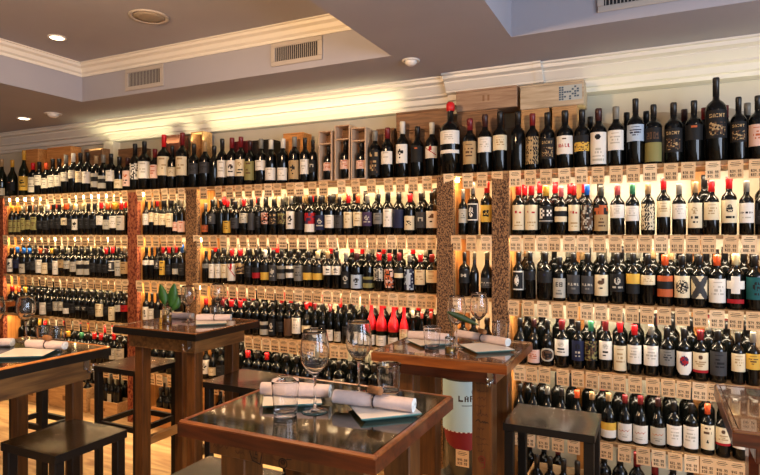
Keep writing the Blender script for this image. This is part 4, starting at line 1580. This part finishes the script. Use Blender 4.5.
wine_glass(-.836, 1.329, 'tall wine glass between the two napkins on the dark-glass table, beside tumbler')
wine_glass(-.809, 1.535, 'wine glass at the back of the dark-glass table, behind the tied napkin')
tumbler(-.890, 1.268, 'clear water tumbler before the napkin on the dark-glass table')
tumbler(-.724, 1.565, 'clear water tumbler behind the corked napkin on the dark-glass table')
wine_glass(-.765, 2.345, 'wine glass just behind the leaf vase on the glossy brown table')
wine_glass(-.715, 2.515, 'wine glass at the back of glossy brown table, seen through the leaf')
tumbler(-.850, 2.275, 'clear tumbler behind the plain napkin on the glossy brown table')
tumbler(-.625, 2.555, 'clear tumbler behind the tied napkin on the glossy brown table')
wine_glass(-2.335, 2.40, 'wine glass beside the leafy vase on the black-edged table', H=.20)
wine_glass(-2.28, 2.575, 'wine glass at back of the black-edged brown table', H=.20)
tumbler(-2.225, 2.50, 'clear tumbler behind the napkin on the black-edged brown table', R=.036, H=.085)
wine_glass(-2.567, 1.64, 'big-bowled wine glass behind the napkin on orange-lit table', H=.205)
wine_glass(-2.66, 1.56, 'wine glass cut by picture edge on the orange-lit table', H=.205)
tumbler(-2.49, 1.672, 'clear tumbler next to big-bowled glass on the orange-lit table', H=.07, R=.034)
tumbler(-2.41, 1.682, 'clear tumbler nearest the corner hook of the orange-lit table', H=.07, R=.034)

# ------------------------------------------------------------------ plates and napkins
WHITE = mat('plate_white', (222, 216, 208), .3, .5)
LINEN = mat('linen', (214, 194, 188), .85, .15, noise=.05, nscale=60, bump=.15)
LINEN_IN = mat('linen_fold', (226, 228, 224), .85, .15)
TIE = mat('napkin_tie', (40, 22, 22), .7)
CORK = mat('cork', (150, 104, 66), .85, .2, noise=.25, nscale=60)
TEAL = mat('plate_teal', (118, 160, 150), .12, .6)


def plate(x, y, a, rz, label, b=None):
    """square dish: flared glass-green underside, white top"""
    t = empty('square_plate', (x, y, ZTAB - .001), rz)
    tag(t, label, 'plate', 'square plates')
    b = b or a
    h = .008
    def ring(s, z):
        return [(-a / 2 * s, -b / 2 * s, z), (a / 2 * s, -b / 2 * s, z), (a / 2 * s, b / 2 * s, z), (-a / 2 * s, b / 2 * s, z)]
    m = MB()
    R0, R1, R2 = ring(.8, 0), ring(.985, h), ring(1.0, h + .003)
    m.face(R0[::-1], TEAL)
    for A_, B_ in ((R0, R1), (R1, R2)):
        for i in range(4):
            j = (i + 1) % 4
            m.face([A_[i], A_[j], B_[j], B_[i]], TEAL)
    m.face(R2, TEAL)
    m.build('base', t)
    m = MB()
    R3, R4, R5 = ring(.995, h + .0034), ring(.9, h + .0044), ring(.6, h + .0036)
    for A_, B_ in ((R3, R4), (R4, R5)):
        for i in range(4):
            j = (i + 1) % 4
            m.face([A_[i], A_[j], B_[j], B_[i]], WHITE)
    m.face(R5, WHITE)
    m.build('face', t)
    return t


def napkin(x, y, z, L, rz, label, tie=True, cork=False, r=.019):
    """cloth rolled into a tapered cylinder, tied with a band"""
    t = empty('napkin_roll', (x, y, z), rz)
    tag(t, label, 'napkin', 'rolled linen napkins')
    m = MB()
    n, k = 24, 14
    rr = random.Random(int(x * 1000))
    rings = []
    for j in range(k + 1):
        u = j / k
        s = 1 - .16 * math.exp(-((u - .52) / .07) ** 2) * (1 if tie else 0) + .04 * math.sin(u * 7 + x * 9)
        ring = []
        for i in range(n):
            a = 2 * math.pi * i / n
            q = r * s * (1 + .05 * math.sin(3 * a + u * 4 + x * 5) + .03 * math.sin(7 * a + u * 9))
            zz = q * math.sin(a) * .92
            ring.append((-L / 2 + L * u, q * math.cos(a), max(zz, -r * .86) + r * .86))
        rings.append(ring)
    for ring in rings:
        m.v += ring
    for j in range(k):
        for i in range(n):
            i2 = (i + 1) % n
            m.f.append((j * n + i, j * n + i2, (j + 1) * n + i2, (j + 1) * n + i))
            m.m.append(m.mi(LINEN))
            m.sm.append(True)
    m.face(rings[0], LINEN_IN)
    m.face(rings[-1][::-1], LINEN_IN)
    m.build('cloth', t)
    # spiral fold seen at the open end
    m = MB()
    pts = []
    for q in range(26):
        a = q * .55
        rad = r * (.12 + .66 * q / 25)
        pts.append((L / 2 + .0006, rad * math.cos(a), r * .86 + rad * math.sin(a) * .9))
    m.tube(pts, .0013, LINEN_IN, 5)
    m.build('rolled_edge', t)
    # loose flap lying out from under the roll
    if tie:
        m = MB()
        for i in range(25):
            pass
        m.tube([(L * .02, r * 1.0 * math.cos(a), r * .86 + r * .9 * math.sin(a)) for a in [math.radians(q) for q in range(-60, 241, 20)]], .0024, TIE, 6)
        m.build('tie', t)
    if cork:
        m = MB()
        M = Matrix.Translation((L * .02, .0, 2 * r * .9 + .010)) @ Matrix.Rotation(math.radians(90), 4, 'Y') @ Matrix.Rotation(.3, 4, 'X')
        c = MB()
        c.lathe([(0, -.021), (.010, -.021), (.011, -.019), (.011, .019), (.010, .021), (0, .021)], CORK, 16)
        c.v = [tuple(M @ Vector(v)) for v in c.v]
        c.build('cork', t)
    return t


def nap_from(pa, pb, z, label, **k):
    (xa, ya_), (xb, yb_) = WZ(*pa, z + .018), WZ(*pb, z + .018)
    return napkin((xa + xb) / 2, (ya_ + yb_) / 2, z, math.hypot(xb - xa, yb_ - ya_), math.atan2(yb_ - ya_, xb - xa), label, **k)


ZP = ZTAB + .0125
# dark-glass table
plate(-.947, 1.382, .164, .617, 'square plate under the plain napkin on the dark-glass table', .145)
plate(-.662, 1.402, .166, .75, 'square plate under the corked napkin on the dark-glass table, teal edge showing', .14)
nap_from((262, 388), (330, 391), ZP, 'plain linen napkin roll behind the tumbler on dark-glass table', tie=False, r=.0205)
nap_from((335, 396), (414, 405), ZP, 'linen napkin roll with dark tie and cork on the dark-glass table', cork=True, r=.02)
# glossy brown table
plate(-.64, 2.36, .175, .72, 'square plate with aqua edge under the napkin of glossy brown table')
plate(-.90, 2.38, .165, .80, 'square plate behind the tumbler on the glossy brown table')
nap_from((457, 333), (508, 342), ZP, 'linen napkin roll with dark tie on the glossy brown table', cork=True)
nap_from((409, 334), (448, 337), ZP, 'plain linen napkin roll at the far corner of glossy brown table', tie=False)
# leafy-vase table
plate(-2.17, 2.40, .16, .75, 'square plate under the napkin on the black-edged brown table')
nap_from((197, 317), (231, 317), ZP, 'linen napkin roll with dark tie on the black-edged brown table')
nap_from((173, 315), (193, 316), ZTAB, 'linen napkin roll beside the leafy vase', tie=False)
# table with the orange-lit rim
plate(-2.27, 1.46, .18, .60, 'square plate near the orange-lit rim of the black-sided table')
nap_from((28, 342.5), (65, 345), ZP, 'linen napkin roll with cork on the orange-lit table', cork=True, r=.018)
nap_from((-12, 342), (12.5, 342), ZTAB, 'napkin roll end cut by picture edge on orange-lit table', tie=False)

# ------------------------------------------------------------------ vases with leaves
LEAF = mat('leaf_green', (40, 84, 28), .4, .5, noise=.25, nscale=60)
LEAF_D = mat('leaf_dark', (44, 62, 24), .4, .5, noise=.25, nscale=60)
GOLD = mat('vase_gold', (170, 136, 60), .3, .5, metal=.8)
SAND = mat('vase_fill', (120, 100, 50), .8)


def leaf(m, p0, direction, length, width, mt, curl=.2, up=(0, 0, 1)):
    d = Vector(direction).normalized()
    s = d.cross(Vector((FX, FY, 0))).normalized() if abs(d.dot(Vector((FX, FY, 0)))) < .95 else d.cross(Vector(up)).normalized()
    nrm = s.cross(d).normalized()
    n = 10
    L_, R_, C_ = [], [], []
    for i in range(n + 1):
        u = i / n
        w = width * math.sin(math.pi * min(1, u * .96 + .02)) ** .8 * (1 - .25 * u)
        c = Vector(p0) + d * length * u + nrm * (curl * length * u * u)
        C_.append(c)
        L_.append(c + s * w / 2 + nrm * w * .12)
        R_.append(c - s * w / 2 + nrm * w * .12)
    b = len(m.v)
    m.v += [tuple(v) for v in L_ + C_ + R_]
    k = n + 1
    for i in range(n):
        for a, c in ((0, k), (k, 2 * k)):
            m.f.append((b + a + i, b + a + i + 1, b + c + i + 1, b + c + i))
            m.m.append(m.mi(mt))
            m.sm.append(True)


def vase(x, y, label, r=.020, h=.075, band=.03):
    t = empty('bud_vase', (x, y, ZTAB - .001))
    tag(t, label, 'vase', 'small glass vases')
    m = MB()
    m.lathe([(0, 0), (r * .9, 0), (r * .98, .0005), (r, .003)] + [(r, h * q / 8) for q in range(1, 8)] + [(r, h - .001), (r - .0006, h), (r - .0012, h - .001)] + [(r - .0013, h * q / 8) for q in range(7, 0, -1)] + [(r - .0013, .005), (r * .9, .0031), (0, .003)], CLEAR, 28)
    m.build('glass_body', t)
    m = MB()
    m.lathe([(0, .0032), (r - .002, .0032), (r - .002, band), (0, band)], GOLD, 24)
    m.build('gold_base', t)
    return t


def sprig(t, name, parts, mt):
    for (p0, pts, d, L_, w_, c_) in parts:
        m = MB()
        m.tube([p0] + pts, .0018, mt, 6)
        leaf(m, pts[-1] if pts else p0, d, L_, w_, mt, c_)
        o = m.build(name, t)
        so = o.modifiers.new('thick', 'SOLIDIFY')
        so.thickness = .0008


v1 = vase(-2.399, 2.308, 'small gold-based vase with two upright green leaves on black-edged table', r=.026, h=.09, band=.045)
rv = Vector((RX, RY, 0))
up = Vector((0, 0, 1))
sprig(v1, 'leaf', [
    ((0, 0, .046), [tuple(up * .10 + rv * -.012)], tuple(up * 1 + rv * -.22), .115, .055, .02),
    ((.003, 0, .046), [tuple(up * .085 + rv * .02)], tuple(up * 1 + rv * .16), .135, .062, -.03),
    ((0, .003, .046), [tuple(up * .07 + rv * .03)], tuple(up * .7 + rv * .30), .08, .06, .05)], LEAF)
v2 = vase(-.745, 2.202, 'small gold-based vase with one slanting leaf on glossy brown table', r=.021, h=.07, band=.030)
sprig(v2, 'leaf', [((0, 0, .031), [tuple(up * .10 + rv * .008), tuple(up * .172 + rv * -.012)], tuple(rv * 1 - up * .42), .135, .03, -.05)], LEAF_D)

# ------------------------------------------------------------------ light
def spot(loc, target, power, size, col, rad=.04, blend=.5):
    l = bpy.data.lights.new('ceiling_spot', 'SPOT')
    l.energy = power
    l.spot_size = math.radians(size)
    l.spot_blend = blend
    l.color = col
    l.shadow_soft_size = rad
    o = bpy.data.objects.new('ceiling_spot', l)
    o.location = loc
    o.rotation_euler = (Vector(target) - Vector(loc)).to_track_quat('-Z', 'Y').to_euler()
    COL.objects.link(o)


DAY = (.72, .82, 1.0)
for a, b_ in WIN:
    area('window_daylight', (XR - .02, (a + b_) / 2, 1.52), 1.5, b_ - a - .06, (0, math.radians(90), 0), 100, DAY)
lamp = (1.0, .74, .44)
spot((-3.39, 2.36, TRAY - .02), (-4.15, 3.25, .15), 90, 75, lamp)
spot((-4.76, 3.02, CEIL - .02), (-4.4, 2.8, 0), 60, 120, lamp)
pl = bpy.data.lights.new('tray_fill_light', 'POINT')  # unseen light without a fixture, added to warm the tray ceiling
pl.energy = 130
pl.color = (1, .62, .32)
pl.shadow_soft_size = .09
po = bpy.data.objects.new('tray_fill_light', pl)
po.location = (-1.75, 1.0, 2.40)
COL.objects.link(po)
spot((-2.2, .9, TRAY - .02), (-2.1, 1.2, 0), 12, 110, lamp)  # this and the next two: unseen spots added for warm light
spot((-.2, .9, TRAY - .02), (-.6, 1.6, .6), 12, 100, lamp)
spot((.9, 1.6, TRAY - .02), (.2, 2.6, .4), 18, 110, lamp)
# unseen cove light, floated above the rack top to brighten the cornice
COVE = (1.0, .88, .48)
for x0, x1, pw in ((-4.45, -1.3, 1.25), (XW(575, 3.4), .95, .45)):
    o = area('cove_light', ((x0 + x1) / 2, 3.39, 2.235 if x1 < 0 else 2.14), x1 - x0, .02, (math.radians(180 - 6), 0, 0), pw * (x1 - x0), COVE)
    o.data.spread = math.radians(125)

w = bpy.data.worlds.new('world')
SC.world = w
w.use_nodes = True
bg = w.node_tree.nodes['Background']
bg.inputs['Color'].default_value = (.55, .68, 1, 1)
bg.inputs['Strength'].default_value = .6

SC.view_settings.view_transform = 'Standard'
SC.view_settings.look = 'None'
SC.view_settings.exposure = -0.1
SC.view_settings.gamma = 1
SC.view_settings.use_curve_mapping = False
SC.cycles.max_bounces = 10
SC.cycles.transmission_bounces = 10
SC.cycles.transparent_max_bounces = 8
SC.cycles.sample_clamp_indirect = 4
SC.cycles.caustics_reflective = False
SC.cycles.caustics_refractive = False
